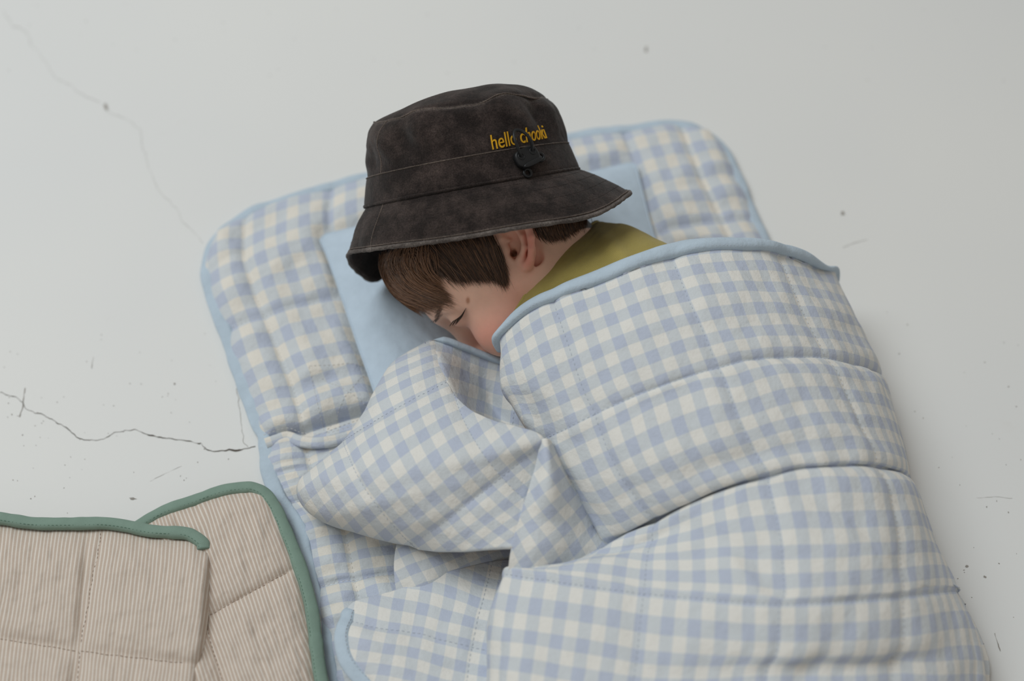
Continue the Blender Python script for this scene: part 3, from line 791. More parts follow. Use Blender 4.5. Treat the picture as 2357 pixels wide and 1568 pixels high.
for v, pts in ROWS:
    p = np.array(pts, float)
    z = np.array([ht(u, v) for u in p[:, 0]])
    P3 = np.column_stack([at(p[:, 1], p[:, 2], z), p[:, 0], np.full(len(p), v)])
    # hidden right side drops to the floor
    e = P3[-1]
    zs = e[2]
    right = [np.array([e[0]+0.004, e[1], zs*0.55, e[3]+1.2, v]), np.array([e[0]+0.006, e[1], 0.012, e[3]+2.6, v]), np.array([e[0]+0.018, e[1], 0.008, e[3]+3.4, v])]
    # hidden left side tucks under
    f = P3[0]
    if v < 9.3:
        left = [np.array([f[0]+0.022, f[1]+0.0, max(f[2]-0.045, 0.02), f[3]-3.0, v]), np.array([f[0]+0.004, f[1]-0.002, f[2]-0.016, f[3]-1.0, v])]
    elif v < 13.5:
        left = [np.array([f[0]-0.006, f[1]+0.022, f[2]-0.034, f[3]-2.4, v]), np.array([f[0]-0.003, f[1]+0.008, f[2]-0.012, f[3]-1.0, v])]
    else:
        left = [np.array([f[0]+0.010, f[1]-0.002, max(f[2]-0.075, 0.022), f[3]-4.2, v]), np.array([f[0]+0.000, f[1]-0.001, f[2]-0.03, f[3]-1.6, v])]
    R = np.vstack(left+[P3]+right)
    seg = np.concatenate([[0], np.cumsum(np.linalg.norm(np.diff(R[:, :3], axis=0), axis=1))])
    nl, ntot = 2, len(R)
    # hidden tails get fixed shares of the columns so seams stay aligned
    par = np.zeros(ntot)
    par[:3] = [0, 4, 8]
    par[2:ntot-3] = 8+(NCOL-18)*(R[2:ntot-3, 3]-R[2, 3])/(R[ntot-4, 3]-R[2, 3])
    par[ntot-3:] = [NCOL-7, NCOL-4, NCOL-1]
    par[ntot-4] = NCOL-10
    q = np.arange(NCOL)
    # monotone cubic-ish sampling through smoothing spline on par
    fine = interp_rows(R, np.linspace(0, ntot-1, 40*ntot))
    pf = np.interp(np.linspace(0, ntot-1, 40*ntot), np.arange(ntot), par)
    rows3.append(np.stack([np.interp(q, pf, fine[:, k]) for k in range(5)], 1))
rows3 = np.array(rows3)
vv = np.array([r[0] for r in ROWS])
# evaluate rows by v (chordal), keeping the sharp seams where they are
NR = 520
vq = np.linspace(vv[0], vv[-1], NR)
ti = np.interp(vq, vv, np.arange(len(vv)))
A5 = interp_rows(rows3, ti)
A5 = np.swapaxes(interp_rows(np.swapaxes(A5, 0, 1), np.linspace(0, NCOL-1, 300)), 0, 1)
def smooth_grid(X, it, w=0.5):
    for _ in range(it):
        Y = X.copy()
        Y[1:-1] = (1-w)*X[1:-1]+w*0.5*(X[:-2]+X[2:])
        X = Y.copy()
        X[:, 1:-1] = (1-w)*Y[:, 1:-1]+w*0.5*(Y[:, :-2]+Y[:, 2:])
    return X
A5 = smooth_grid(A5, 14)
QU = [2.46-5.2, 2.46, 7.66, 12.9, 18.1]; QV = [4.68, 9.62, 14.62, 19.6, 24.6]
def puffed(G, U, Vv, qu, qv, amp, seed, wrk=0.0012, soft=0.55, deep=None, wv=1.0):
    N = grid_normals(G)
    if np.mean(np.sum(N*(CAM-G), -1)) < 0: N = -N
    d1, d2 = stitch_d(U, qu), stitch_d(Vv, qv)
    pf = (0.35+0.65*(1-np.exp(-d1/soft)))*(1-wv*np.exp(-d2/soft))
    h = amp*pf
    # creases running away from the seams and broad soft wrinkles
    h = h+wrk*fbm(U*0.35+seed, Vv*0.35, seed, 3)*1.4*pf
    h = h+wrk*0.5*np.exp(-d2/1.2)*vnoise(U*1.8, Vv*0.4, seed+2)+wrk*0.5*np.exp(-d1/1.2)*vnoise(U*0.4, Vv*1.8, seed+4)
    if deep is not None: h = h+deep
    return G+N*h[..., None], N
GA, UA, VA = A5[..., :3], A5[..., 3], A5[..., 4]
deep = -0.006*np.exp(-(np.abs(VA-9.62)/0.22)**1.2)*np.clip((11-UA)/6, 0.25, 1)-0.0022*np.exp(-np.abs(VA-4.68)/0.15)*np.clip((UA-1)/5, 0.2, 1)-0.0012*np.exp(-np.abs(VA-14.62)/0.15)*np.clip((UA+3)/5, 0, 1)
# soft diagonal folds at the waist
fold = np.zeros_like(UA)
for (u0, v0, du0, dv0, ln, wd, am) in [(7.2, 8.3, 1.0, 0.10, 3.0, 0.45, -0.0035), (9.5, 10.9, 1.0, 0.55, 2.2, 0.4, -0.003), (5.5, 12.2, 0.8, 0.6, 2.6, 0.5, -0.0035), (6.2, 13.3, 0.6, 0.8, 2.0, 0.45, 0.003), (12, 16.8, 1, -0.1, 5.0, 0.6, -0.004), (9, 17.6, 0.5, -0.9, 3.0, 0.6, -0.003), (2.2, 11.3, 1, -0.25, 2.6, 0.4, -0.004), (12.5, 8.4, 1, 0.3, 2.2, 0.4, 0.002)]:
    L = math.hypot(du0, dv0); a = ((UA-u0)*du0+(VA-v0)*dv0)/L; b_ = (-(UA-u0)*dv0+(VA-v0)*du0)/L
    fold += am*np.exp(-(a/ln)**2)*np.exp(-(b_/wd)**2)
GA2, NA = puffed(GA, UA, VA, QU, QV, 0.0034, 3.0, 0.0014, 0.36, deep+fold, wv=1-0.6*np.exp(-((VA-4.68)/2)**2)*np.clip((8-UA)/5, 0, 1)-0.45*np.exp(-((VA-14.62)/2)**2))
main = sheet('main_panel', GA2, np.stack([UA, VA], -1), M['gingham'], quilt, 0.0015)
visA = (np.sum(NA*(CAM-GA2), -1) > 0.02)
ps, qs = [], []
for u0 in QU[1:4]:
    p, q = iso_lines(GA2[22:-120], NA[22:-120], UA[22:-120], u0, 1)
    if len(p): ps.append(p); qs.append(q)
for v0 in QV[:3]:
    p, q = iso_lines(GA2[:, 40:-40], NA[:, 40:-40], VA[:, 40:-40], v0, 0)
    if len(p): ps.append(p); qs.append(q)
V, F = dashes(ps, qs, 0.0026, 0.0018, 0.0003, 0.0001)
link('stitching', mesh_from('stitching', V, F, smooth=False), M['thread_blue'], main)
# top binding of the main panel
i0 = np.argmin(np.abs(vq+1.05)); i1 = np.argmin(np.abs(vq+0.45))
c0, c1 = 22, 262
top_e = GA2[i0, c0:c1]; low_e = GA2[i1, c0:c1]
top_e = resample(smooth_grid(top_e[:, None], 8)[:, 0], 260); low_e = resample(smooth_grid(low_e[:, None], 8)[:, 0], 260)
Bv = low_e-top_e; wv = np.linalg.norm(Bv, axis=1)
Bv = unit(Bv)
Tv = unit(np.gradient((top_e+low_e)/2, axis=0)); Nv = unit(np.cross(Tv, Bv)); Nv = Nv*np.sign(np.mean(np.sum(Nv*(CAM-top_e), 1)))
arc = np.arange(260)
Cv = (top_e+low_e)/2+Nv*0.0015
qb = sweep('binding', Cv, Bv, Nv, wv*1.04*(1+0.04*vnoise(arc*0.1, arc*0, 2.0)), 0.0098, M['blue'], quilt, k=18, power=0.8)
V, F = dashes([Cv+Bv*(wv*0.40)[:, None]+Nv*0.0030], [Nv], 0.0022, 0.0010, 0.00028)
link('stitching', mesh_from('stitching', V, F, smooth=False), M['thread_blue'], qb)

# --- the part lifted over the bent arm
LAT = {(-2, -1): (390, 1220), (-2, -2): (290, 1065), (-2, -3): (190, 920), (-1, 0): (620, 1300), (-1, 1): (740, 1430), (-1, -1): (500, 1150), (-1, -2): (395, 980), (-1, -3): (310, 810),
 (0, 0): (730, 1220), (0, -1): (615, 1045), (0, -2): (530, 890), (0, -3): (470, 740), (0, -4): (410, 620), (0, 1): (865, 1370), (1, 0): (855, 1100), (1, 1): (975, 1265), (1, -1): (745, 940), (1, -2): (655, 790), (1, -3): (600, 650), (1, -4): (560, 530),
 (2, 0): (985, 1010), (2, 1): (1110, 1160), (2, 2): (1230, 1275), (2, -1): (875, 850), (2, -2): (795, 690), (2, -3): (755, 565), (2, -4): (715, 460), (2, -5): (695, 350), (3, 0): (1115, 910), (3, 1): (1225, 1085), (3, 2): (1355, 1195), (3, -1): (1000, 740), (3, -2): (930, 590), (3, -3): (900, 470), (3, -4): (870, 350), (3, -5): (855, 260),
 (4, 0): (1245, 815), (4, 1): (1360, 970), (4, 2): (1480, 1100), (4, 3): (1600, 1200), (4, -1): (1145, 660), (4, -2): (1080, 520), (4, -3): (1060, 410), (4, -5): (1000, 200), (5, 0): (1390, 710), (5, 1): (1495, 860), (5, 2): (1610, 1000), (6, 1): (1640, 745), (-3, -1): (290, 1270), (-3, -2): (210, 1130), (-4, -2): (130, 1190), (-4, -3): (75, 1040), (-3, -3): (120, 990)}
lat_px = np.array([(690+x/3.137, 780+y/3.137) for (x, y) in LAT.values()]); lat_uv = np.array(list(LAT.keys()), float)
def poly(px, py):
    x = (px-980)/250; y = (py-1040)/250
    return np.stack([x*0+1, x, y, x*x, x*y, y*y, x**3, x*x*y, x*y*y, y**3], -1)
coef, *_ = np.linalg.lstsq(poly(lat_px[:, 0], lat_px[:, 1]), lat_uv, rcond=None)
BL = np.array([(995, 790), (925, 832), (882, 890), (840, 958), (788, 1018), (722, 1083), (697, 1113), (703, 1148), (750, 1190), (850, 1227), (960, 1262)], float)
BR = np.array([(1004, 790), (1012, 846), (1030, 884), (1046, 916), (1078, 948), (1130, 972), (1200, 992), (1254, 1014), (1244, 1058), (1214, 1140), (1180, 1264)], float)
BLz = np.array([.078, .070, .064, .058, .050, .040, .036, .034, .036, .040, .044]); BRz = np.array([.080, .096, .106, .110, .114, .120, .128, .132, .118, .106, .098])
nr, nc = 200, 170
tq = np.linspace(0, 10, nr); sq_ = np.linspace(0, 1, nc)
bl = interp_rows(np.column_stack([BL, BLz]), tq); br = interp_rows(np.column_stack([BR, BRz]), tq)
X = bl[:, None, 0]+(br[:, None, 0]-bl[:, None, 0])*sq_[None]; Y = bl[:, None, 1]+(br[:, None, 1]-bl[:, None, 1])*sq_[None]
dome = np.interp(tq, [0, 1, 3, 5, 6.5, 8, 9, 10], [0.002, .012, .028, .040, .044, .046, .036, .014])[:, None]
s_ = sq_[None]
Zb = bl[:, None, 2]*(1-s_)+br[:, None, 2]*s_+dome*np.sin(np.pi*np.clip(s_, 0, 1)**0.62)**0.8
uvp = poly(X, Y)@coef
uvp[..., 0] = np.clip(uvp[..., 0], -8, 9); uvp[..., 1] = np.clip(uvp[..., 1], -9, 9)
GB = at(X, Y, Zb)
QUB, QVB = [-0.9, 4.25], [-3.6, 1.45]
GB2, NB = puffed(smooth_grid(GB, 6), uvp[..., 0], uvp[..., 1], QUB, QVB, 0.0045, 7.0, 0.0010, 0.5)
# edges roll under on the outer side
cB = GB2.mean((0, 1))
def roll_under(G, uv, side, steps, toward):
    """append hidden columns/rows that curl beneath the edge"""
    e = {'l': G[:, 0], 'r': G[:, -1], 'b': G[-1], 't': G[0]}[side]
    ue = {'l': uv[:, 0], 'r': uv[:, -1], 'b': uv[-1], 't': uv[0]}[side]
    out, ou = [], []
    d = toward-e; d[:, 2] = 0; d = unit(d)
    for k, (inn, dn) in enumerate(steps):
        q = e+d*inn; q[:, 2] = np.maximum(q[:, 2]-dn, 0.014); out.append(q); ou.append(ue+0.3*(k+1))
    if side == 'l': return np.concatenate([np.stack(out[::-1], 1), G], 1), np.concatenate([np.stack(ou[::-1], 1), uv], 1)
    if side == 'r': return np.concatenate([G, np.stack(out, 1)], 1), np.concatenate([uv, np.stack(ou, 1)], 1)
    if side == 'b': return np.concatenate([G, np.stack(out, 0)], 0), np.concatenate([uv, np.stack(ou, 0)], 0)
    return np.concatenate([np.stack(out[::-1], 0), G], 0), np.concatenate([np.stack(ou[::-1], 0), uv], 0)
GBx, uvx = roll_under(GB2, uvp, 'l', [(0.001, 0.003), (0.003, 0.008), (0.008, 0.013), (0.018, 0.018), (0.03, 0.02)], cB)
GBx, uvx = roll_under(GBx, uvx, 'b', [(0.001, 0.004), (0.004, 0.010), (0.010, 0.016), (0.02, 0.02)], cB)
arm = sheet('arm_fold', GBx, uvx, M['gingham'], quilt, 0.006)
ps, qs = [], []
for u0 in QUB:
    p, q = iso_lines(GB2, NB, uvp[..., 0], u0, 1)
    if len(p): ps.append(p); qs.append(q)
for v0 in QVB:
    p, q = iso_lines(GB2, NB, uvp[..., 1], v0, 1)
    if len(p): ps.append(p); qs.append(q)
V, F = dashes(ps, qs, 0.0026, 0.0018, 0.0003, 0.0001)
link('stitching', mesh_from('stitching', V, F, smooth=False), M['thread_blue'], arm)

def patch(name, ctrl, e1, e2, origin, n=(110, 110), seed=1.0, amp=0.003, qu=(99,), qv=(99,), wrk=0.001, rolls=(), smooth=3, wob=0.05, phase=(0, 0)):
    g = np.array(ctrl, float)
    f = bicubic(g, *n)
    X, Y, Z = f[..., 0], f[..., 1], f[..., 2]
    Mi = np.linalg.inv(np.array([e1, e2], float).T)
    uv = np.stack([X-origin[0], Y-origin[1]], -1)@Mi.T+np.array(phase)
    uv = uv+wob*np.stack([fbm(uv[..., 0]*0.4, uv[..., 1]*0.4, seed, 2), fbm(uv[..., 0]*0.4, uv[..., 1]*0.4, seed+9, 2)], -1)
    G = smooth_grid(at(X, Y, Z), smooth)
    G, N = puffed(G, uv[..., 0], uv[..., 1], list(qu), list(qv), amp, seed, wrk)
    c = G.mean((0, 1))
    G2, uv2 = G, uv
    for side, steps in rolls:
        G2, uv2 = roll_under(G2, uv2, side, steps, c)
    o = sheet(name, G2, uv2, M['gingham'], quilt, 0.002)
    ps, qs = [], []
    for u0 in qu:
        p, q = iso_lines(G, N, uv[..., 0], u0, 1)
        if len(p) > 3: ps.append(p); qs.append(q)
    for v0 in qv:
        p, q = iso_lines(G, N, uv[..., 1], v0, 0)
        if len(p) > 3: ps.append(p); qs.append(q)
    V, F = dashes(ps, qs, 0.0026, 0.0018, 0.0003, 0.0001)
    if V is not None: link('stitching', mesh_from('stitching', V, F, smooth=False), M['thread_blue'], o)
    return G, uv, o
# --- shaded hollow between the arm fold and the body
hol = patch('hollow_fold', [
 [(985, 797, .078), (1000, 793, .080), (1060, 801, .074), (1110, 817, .066), (1152, 833, .062), (1190, 845, .060)],
 [(1000, 845, .088), (1016, 845, .093), (1066, 862, .066), (1115, 876, .052), (1158, 888, .054), (1205, 892, .070)],
 [(1018, 882, .098), (1036, 888, .102), (1084, 915, .064), (1130, 930, .042), (1178, 936, .058), (1230, 935, .080)],
 [(1040, 920, .102), (1062, 935, .104), (1112, 962, .066), (1160, 978, .046), (1212, 984, .068), (1262, 985, .092)],
 [(1070, 970, .095), (1092, 985, .092), (1140, 1008, .058), (1190, 1030, .05), (1240, 1040, .066), (1300, 1030, .088)]],
 (44, 12), (-7, 50), (1090, 857), seed=4.0, amp=0.002, qu=(2.4,), qv=(99,), wrk=0.0022, wob=0.12)
Gc = hol[0]
te = resample(Gc[0, 20:], 120)
Tc = unit(np.gradient(te, axis=0)); down = unit(resample(Gc[10, 20:], 120)-te); down = unit(down*0.4+np.array([0, 0, 1.0]))
nc_ = unit(np.cross(Tc, down))
tp = np.clip(np.linspace(0, 9, 120), 0.06, 1)
sweep('binding', te+down*0.002, down, nc_, 0.0105*tp, 0.006*tp, M['blue'], quilt, k=14)
# --- narrow fold between arm and body
patch('elbow_fold', [
 [(1248, 1012, .132), (1258, 1012, .133), (1266, 1018, .118)],
 [(1234, 1075, .122), (1266, 1072, .131), (1302, 1084, .100)],
 [(1214, 1140, .114), (1272, 1138, .124), (1338, 1150, .086)],
 [(1194, 1205, .104), (1274, 1204, .108), (1370, 1216, .074)],
 [(1177, 1262, .098), (1264, 1266, .098), (1394, 1262, .072)],
 [(1166, 1322, .088), (1240, 1340, .080), (1395, 1292, .064)]],
 (25, 43), (-40, 37), (1273.5, 1134), seed=5.0, amp=0.002, wrk=0.0015,
 rolls=[('l', [(0.000, 0.006), (0.003, 0.016), (0.008, 0.03), (0.015, 0.06)])], wob=0.08)
# --- corner of the quilt lying out on the mat
TE = np.array([(796, 1416), (818, 1393), (866, 1380), (915, 1365), (958, 1349), (1020, 1331), (1075, 1313), (1130, 1296), (1195, 1288)], float)
LE = np.array([(796, 1416), (785, 1464), (786, 1500), (800, 1535), (830, 1570), (885, 1625), (940, 1680)], float)
RE = np.array([(1195, 1288), (1200, 1350), (1205, 1420), (1205, 1490), (1205, 1560), (1205, 1630), (1205, 1700)], float)
ctrl = []
for i in range(7):
    row = []
    for j in range(9):
        s = j/8; t = i/6
        lin = LE[i]+(RE[i]-LE[i])*s
        bowv = TE[j]-(TE[0]+(TE[8]-TE[0])*s)
        p = lin+bowv*(1-t)**2
        zc = 0.030+0.016*min(1, i/1.5)*min(1, 0.4+j/2.0)
        row.append((p[0], p[1], zc))
    ctrl.append(row)
cor = patch('corner_flap', ctrl, (55, 12.5), (-10.5, 50), (828.5, 1405), n=(150, 180), seed=6.0, amp=0.004, qu=(4.85,), qv=(0.55,), wrk=0.0016,
 rolls=[('t', [(0.000, 0.004), (0.003, 0.010), (0.010, 0.014)])], wob=0.08)
ed = cor[0][:, 0]
tk = cor[0][0, 20:0:-1].copy(); tk[:, 2] -= np.linspace(0.016, 0.001, 20); ed = np.vstack([tk, ed]); ed = resample(smooth_grid(ed[:, None], 10)[:, 0], 160)
Te = unit(np.gradient(ed, axis=0)); inn = np.cross(np.array([0, 0, 1.0]), Te); inn[:, 2] = 0; inn = unit(inn)
inn = inn*np.sign(np.mean(np.sum(inn*(cor[0].mean((0, 1))-ed), 1)))
Bt = unit(inn+np.array([0, 0, 0.35])); Nb = np.cross(Te, Bt); Nb = Nb*np.sign(Nb[:, 2:3])
fb = sweep('binding', ed+Bt*0.0035+Nb*0.001, Bt, Nb, 0.0125, 0.0075, M['blue'], quilt, k=16)
V, F = dashes([ed+Bt*0.0035+Bt*0.0048+Nb*0.004], [Nb], 0.0024, 0.0010, 0.0003)
link('stitching', mesh_from('stitching', V, F, smooth=False), M['thread_blue'], fb)
# --- tucked fold under the arm fold
patch('tucked_fold', [
 [(922, 1228, .030), (1000, 1232, .032), (1085, 1238, .032), (1205, 1250, .030)],
 [(911, 1285, .034), (985, 1282, .038), (1072, 1270, .036), (1205, 1272, .030)],
 [(913, 1350, .030), (975, 1345, .034), (1052, 1318, .032), (1205, 1285, .026)],
 [(925, 1380, .020), (992, 1372, .020), (1064, 1345, .020), (1205, 1310, .018)]],
 (47, -21), (21, 38), (923, 1307), seed=8.0, amp=0.002, wrk=0.0018,
 rolls=[('l', [(0.000, 0.004), (0.003, 0.010), (0.008, 0.014)])], wob=0.06)
#---BODY2---
# ------------------------------------------------------------------ sleeping child
# head frame: X forward (face), Y towards the upper ear, Z towards the crown
def img_dir(x, y, toward=0.0):
    return x*RIGHT-y*UP+toward*TOCAM
HF = unit(img_dir(-0.50, 0.866, -0.10))
HU = img_dir(-0.866, -0.50, 0.04); HU = unit(HU-HF*np.dot(HU, HF))
HL = np.cross(HU, HF)
HM = np.stack([HF, HL, HU], 1)                 # columns
CANAL = at(np.array(1185.), np.array(590.), 0.154)
HC = CANAL-HL*0.062
def H(x, y, z): return HC+HM@(np.array([x, y, z], float)*0.01)
class Field:
    def __init__(s, xs, ys, zs):
        s.ax = (xs, ys, zs)
        s.f = np.full((len(xs), len(ys), len(zs)), 0.5, np.float32)
    def box(s, lo, hi):
        sl = []
        for a, l, h in zip(s.ax, lo, hi):
            i = max(np.searchsorted(a, l)-1, 0); j = min(np.searchsorted(a, h)+1, len(a))
            sl.append(slice(i, j))
        g = np.meshgrid(*[a[q] for a, q in zip(s.ax, sl)], indexing='ij')
        return tuple(sl), np.stack(g, -1).astype(np.float32)
    def add(s, d_fn, lo, hi, k, carve=False):
        sl, p = s.box(lo, hi)
        if 0 in p.shape: return
        d = d_fn(p).astype(np.float32); f = s.f[sl]
        if carve:
            h = np.maximum(k-np.abs(-f-d), 0)/k
            s.f[sl] = np.maximum(f, -d)+h*h*k*0.25
        else:
            h = np.maximum(k-np.abs(f-d), 0)/k
            s.f[sl] = np.minimum(f, d)-h*h*k*0.25
    def ellipsoid(s, c, r, R, k, carve=False):
        c = np.asarray(c, float); r = np.asarray(r, float); m = r.max()+k+0.02
        def fn(p):
            q = (p-c)@R
            k0 = np.linalg.norm(q/r, axis=-1); k1 = np.linalg.norm(q/(r*r), axis=-1)
            return k0*(k0-1)/np.maximum(k1, 1e-6)
        s.add(fn, c-m, c+m, k, carve)
    def cone(s, a, b, ra, rb, k, carve=False):
        a = np.asarray(a, float); b = np.asarray(b, float); m = max(ra, rb)+k+0.012
        ab = b-a; L = max(np.dot(ab, ab), 1e-12)
        def fn(p):
            t = np.clip(((p-a)@ab)/L, 0, 1)
            return np.linalg.norm(p-a-t[..., None]*ab, axis=-1)-(ra+(rb-ra)*t)
        s.add(fn, np.minimum(a, b)-m, np.maximum(a, b)+m, k, carve)
    def chain(s, pts, rad, k, carve=False):
        for i in range(len(pts)-1): s.cone(pts[i], pts[i+1], rad[i], rad[i+1], k, carve)
    def mesh(s):
        f = s.f; ins = f < 0
        nx, ny, nz = f.shape
        cnt = np.zeros((nx-1, ny-1, nz-1), np.int8)
        for i in (0, 1):
            for j in (0, 1):
                for k in (0, 1):
                    cnt += ins[i:nx-1+i, j:ny-1+j, k:nz-1+k]
        act = np.argwhere((cnt > 0) & (cnt < 8))
        idx = np.full(cnt.shape, -1, np.int64); idx[tuple(act.T)] = np.arange(len(act))
        sm = np.zeros((len(act), 3)); num = np.zeros(len(act))
        cor = [(i, j, k) for i in (0, 1) for j in (0, 1) for k in (0, 1)]
        for a in cor:
            for axx in range(3):
                if a[axx]: continue
                b = list(a); b[axx] = 1
                fa = f[tuple((act+np.array(a)).T)]; fb = f[tuple((act+np.array(b)).T)]
                m = (fa < 0) != (fb < 0)
                t = np.where(m, fa/np.where(m, fa-fb, 1), 0)
                p = np.tile(np.array(a, float), (len(act), 1)); p[:, axx] += t
                sm[m] += p[m]; num[m] += 1
        pos = act+sm/np.maximum(num, 1)[:, None]
        V = np.stack([np.interp(pos[:, q], np.arange(len(s.ax[q])), s.ax[q]) for q in range(3)], 1)
        Fs = []
        for axx in range(3):
            a0 = [slice(None)]*3; a1 = [slice(None)]*3
            a0[axx] = slice(0, -1); a1[axx] = slice(1, None)
            A = ins[tuple(a0)]; B = ins[tuple(a1)]
            e = np.argwhere(A != B)
            o1, o2 = [q for q in range(3) if q != axx]
            ok = (e[:, o1] > 0) & (e[:, o2] > 0) & (e[:, o1] < f.shape[o1]-1) & (e[:, o2] < f.shape[o2]-1)
            e = e[ok]
            def cell(d1, d2):
                c = e.copy(); c[:, o1] -= d1; c[:, o2] -= d2
                return idx[tuple(c.T)]
            q = np.stack([cell(1, 1), cell(0, 1), cell(0, 0), cell(1, 0)], -1)
            fl = A[tuple(e.T)]
            if axx == 1: fl = ~fl
            q[~fl] = q[~fl][:, ::-1]
            Fs.append(q)
        return V, np.concatenate(Fs)
def stretch(lo, hi, f0, f1, fine, coarse):
    a = [f0]
    st = fine
    while a[-1] > lo: st = min(st*1.25, coarse); a.append(a[-1]-st)
    left = a[::-1]
    mid = list(np.arange(f0+fine, f1, fine))
    b = [mid[-1] if mid else f0]; st = fine; rr = []
    while b[-1] < hi: st = min(st*1.25, coarse); b.append(b[-1]+st); rr.append(b[-1])
    return np.array(left+mid+rr)
FINE = 0.0011
fl = np.min([HC-0.02, H(11, 4, -8), H(-8, 0, 12), H(9, 8, 5)], 0)
xs = stretch(-0.24, 0.42, HC[0]-0.10, HC[0]+0.085, FINE, 0.008)
ys = stretch(-0.36, 0.26, HC[1]-0.115, HC[1]+0.085, FINE, 0.008)
zs = stretch(0.008, 0.24, HC[2]-0.06, HC[2]+0.085, FINE, 0.008)
fd = Field(xs, ys, zs)
I3 = np.eye(3)
W = lambda px, py, z: at(np.array(float(px)), np.array(float(py)), z)
fd.ellipsoid(H(-0.6, 0, 4.2), (0.092, 0.069, 0.077), HM, 0.01)
fd.ellipsoid(H(3.0, 0, -1.6), (0.053, 0.053, 0.060), HM, 0.03)
fd.ellipsoid(H(1.0, 0, -0.5), (0.060, 0.060, 0.055), HM, 0.03)
for sgn in (1, -1):
    fd.cone(H(0.8, 4.5*sgn, -2.6), H(6.6, 1.2*sgn, -6.6), 0.016, 0.013, 0.025)
    fd.ellipsoid(H(5.35, 3.75*sgn, -2.25), (0.0315, 0.0270, 0.0300), HM, 0.009)
    fd.cone(H(8.0, 0.8*sgn, 3.0), H(6.4, 4.2*sgn, 3.0), 0.006, 0.006, 0.014)
fd.ellipsoid(H(7.0, 0, -6.4), (0.016, 0.016, 0.014), HM, 0.02)
for sgn in (1, -1):
    fd.ellipsoid(H(8.9, 3.35*sgn, 1.45), (0.015, 0.015, 0.011), HM, 0.012, True)
    fd.ellipsoid(H(6.55, 3.0*sgn, 1.55), (0.0145, 0.0145, 0.0125), HM, 0.004)
for sgn in (1, -1): fd.ellipsoid(H(8.9, 2.5*sgn, -0.6), (0.0125, 0.0095, 0.019), HM, 0.008, True)
fd.cone(H(8.0, 0, 1.6), H(9.7, 0, -1.8), 0.0065, 0.0088, 0.012)
for sgn in (1, -1): fd.ellipsoid(H(9.0, 0.95*sgn, -2.1), (0.0075, 0.006, 0.006), HM, 0.006)
fd.ellipsoid(H(8.0, 0, -3.9), (0.007, 0.017, 0.005), HM, 0.006)
fd.ellipsoid(H(7.8, 0, -4.8), (0.007, 0.015, 0.005), HM, 0.006)
# neck and trunk, under shirt and quilt
NECK0 = H(-1.6, 0, -2.5); NECK1 = W(1395, 640, 0.070)
fd.cone(NECK0, NECK1, 0.036, 0.033, 0.03)
SH_T, SH_B = W(1480, 730, 0.108), W(1400, 760, 0.060)
HIP = W(1740, 1290, 0.075)
fd.ellipsoid((NECK1+W(1560, 860, 0.082)*1.0)/2+np.array([0, 0, 0.004]), (0.072, 0.052, 0.046), I3, 0.03)
fd.cone(W(1480, 740, 0.082), W(1640, 1040, 0.078), 0.058, 0.055, 0.03)
fd.cone(W(1640, 1040, 0.078), HIP, 0.055, 0.056, 0.03)
fd.chain([SH_T, W(1350, 960, 0.072), W(1250, 1110, 0.062), W(1050, 1120, 0.056), W(900, 1080, 0.048)], [0.030, 0.027, 0.024, 0.021, 0.017], 0.015)
fd.chain([SH_B, W(1330, 930, 0.048), W(1330, 1050, 0.044), W(1240, 1100, 0.036)], [0.028, 0.022, 0.019, 0.015], 0.015)
for (hx, hy, hz) in ((880, 1075, 0.046), (1225, 1100, 0.036)):
    for q in range(4):
        a0 = W(hx-4, hy-16+q*11, hz+0.004)
        fd.chain([a0, a0+np.array([-0.016, 0.004-q*0.001, -0.002]), a0+np.array([-0.022, 0.004-q*0.001, -0.012])], [0.0065, 0.006, 0.005], 0.003)
    a0 = W(hx+10, hy-18, hz)
    fd.chain([a0, a0+np.array([-0.004, 0.014, 0.0]), a0+np.array([-0.012, 0.022, -0.004])], [0.007, 0.0065, 0.0055], 0.004)
fd.chain([HIP+np.array([-0.01, 0, 0.012]), W(1330, 1440, 0.058), W(1560, 1690, 0.048)], [0.046, 0.037, 0.028], 0.02)
fd.chain([HIP+np.array([0.01, 0, -0.015]), W(1760, 1600, 0.055), W(1900, 1780, 0.045)], [0.044, 0.036, 0.026], 0.02)
# upper ear, laid out from the photo
def E_(px, py, y):
    """ear point: photo pixel -> head side plane, y = distance out from the midline (cm)"""
    d = rays(np.array(float(px)), np.array(float(py)))
    n = HL; c = HC+HL*y*0.01
    t = np.dot(c-CAM, n)/np.dot(d, n)
    return CAM+d*t
ear_up = unit(E_(1152, 505, 6.6)-E_(1210, 612, 6.6))
ear_n = unit(HL+0.36*HF); ear_n = unit(ear_n-ear_up*np.dot(ear_n, ear_up))
EARM = np.stack([ear_up, np.cross(ear_n, ear_up), ear_n], 1)
fd.ellipsoid(E_(1182, 556, 6.75), (0.0260, 0.0175, 0.0042), EARM, 0.003)
rim = [(1131, 552, 6.15), (1129, 526, 6.7), (1144, 500, 7.15), (1170, 489, 7.5), (1197, 497, 7.75), (1213, 518, 7.85), (1222, 545, 7.85), (1223, 572, 7.70), (1219, 596, 7.35), (1211, 610, 7.0)]
fd.chain([E_(*p) for p in rim], [0.0026, 0.0028, 0.0030, 0.0031, 0.0031, 0.0032, 0.0032, 0.0032, 0.0036, 0.0046], 0.0018)
fd.ellipsoid(E_(1208, 606, 6.95), (0.0066, 0.0066, 0.0042), EARM, 0.004)
fd.ellipsoid(E_(1185, 567, 7.30), (0.0145, 0.0102, 0.0108), EARM, 0.002, True)
fd.ellipsoid(E_(1168, 530, 7.40), (0.0120, 0.0080, 0.0080), EARM, 0.002, True)
anti = [(1166, 508, 7.0), (1184, 522, 7.2), (1201, 543, 7.35), (1207, 568, 7.3), (1201, 592, 7.05)]
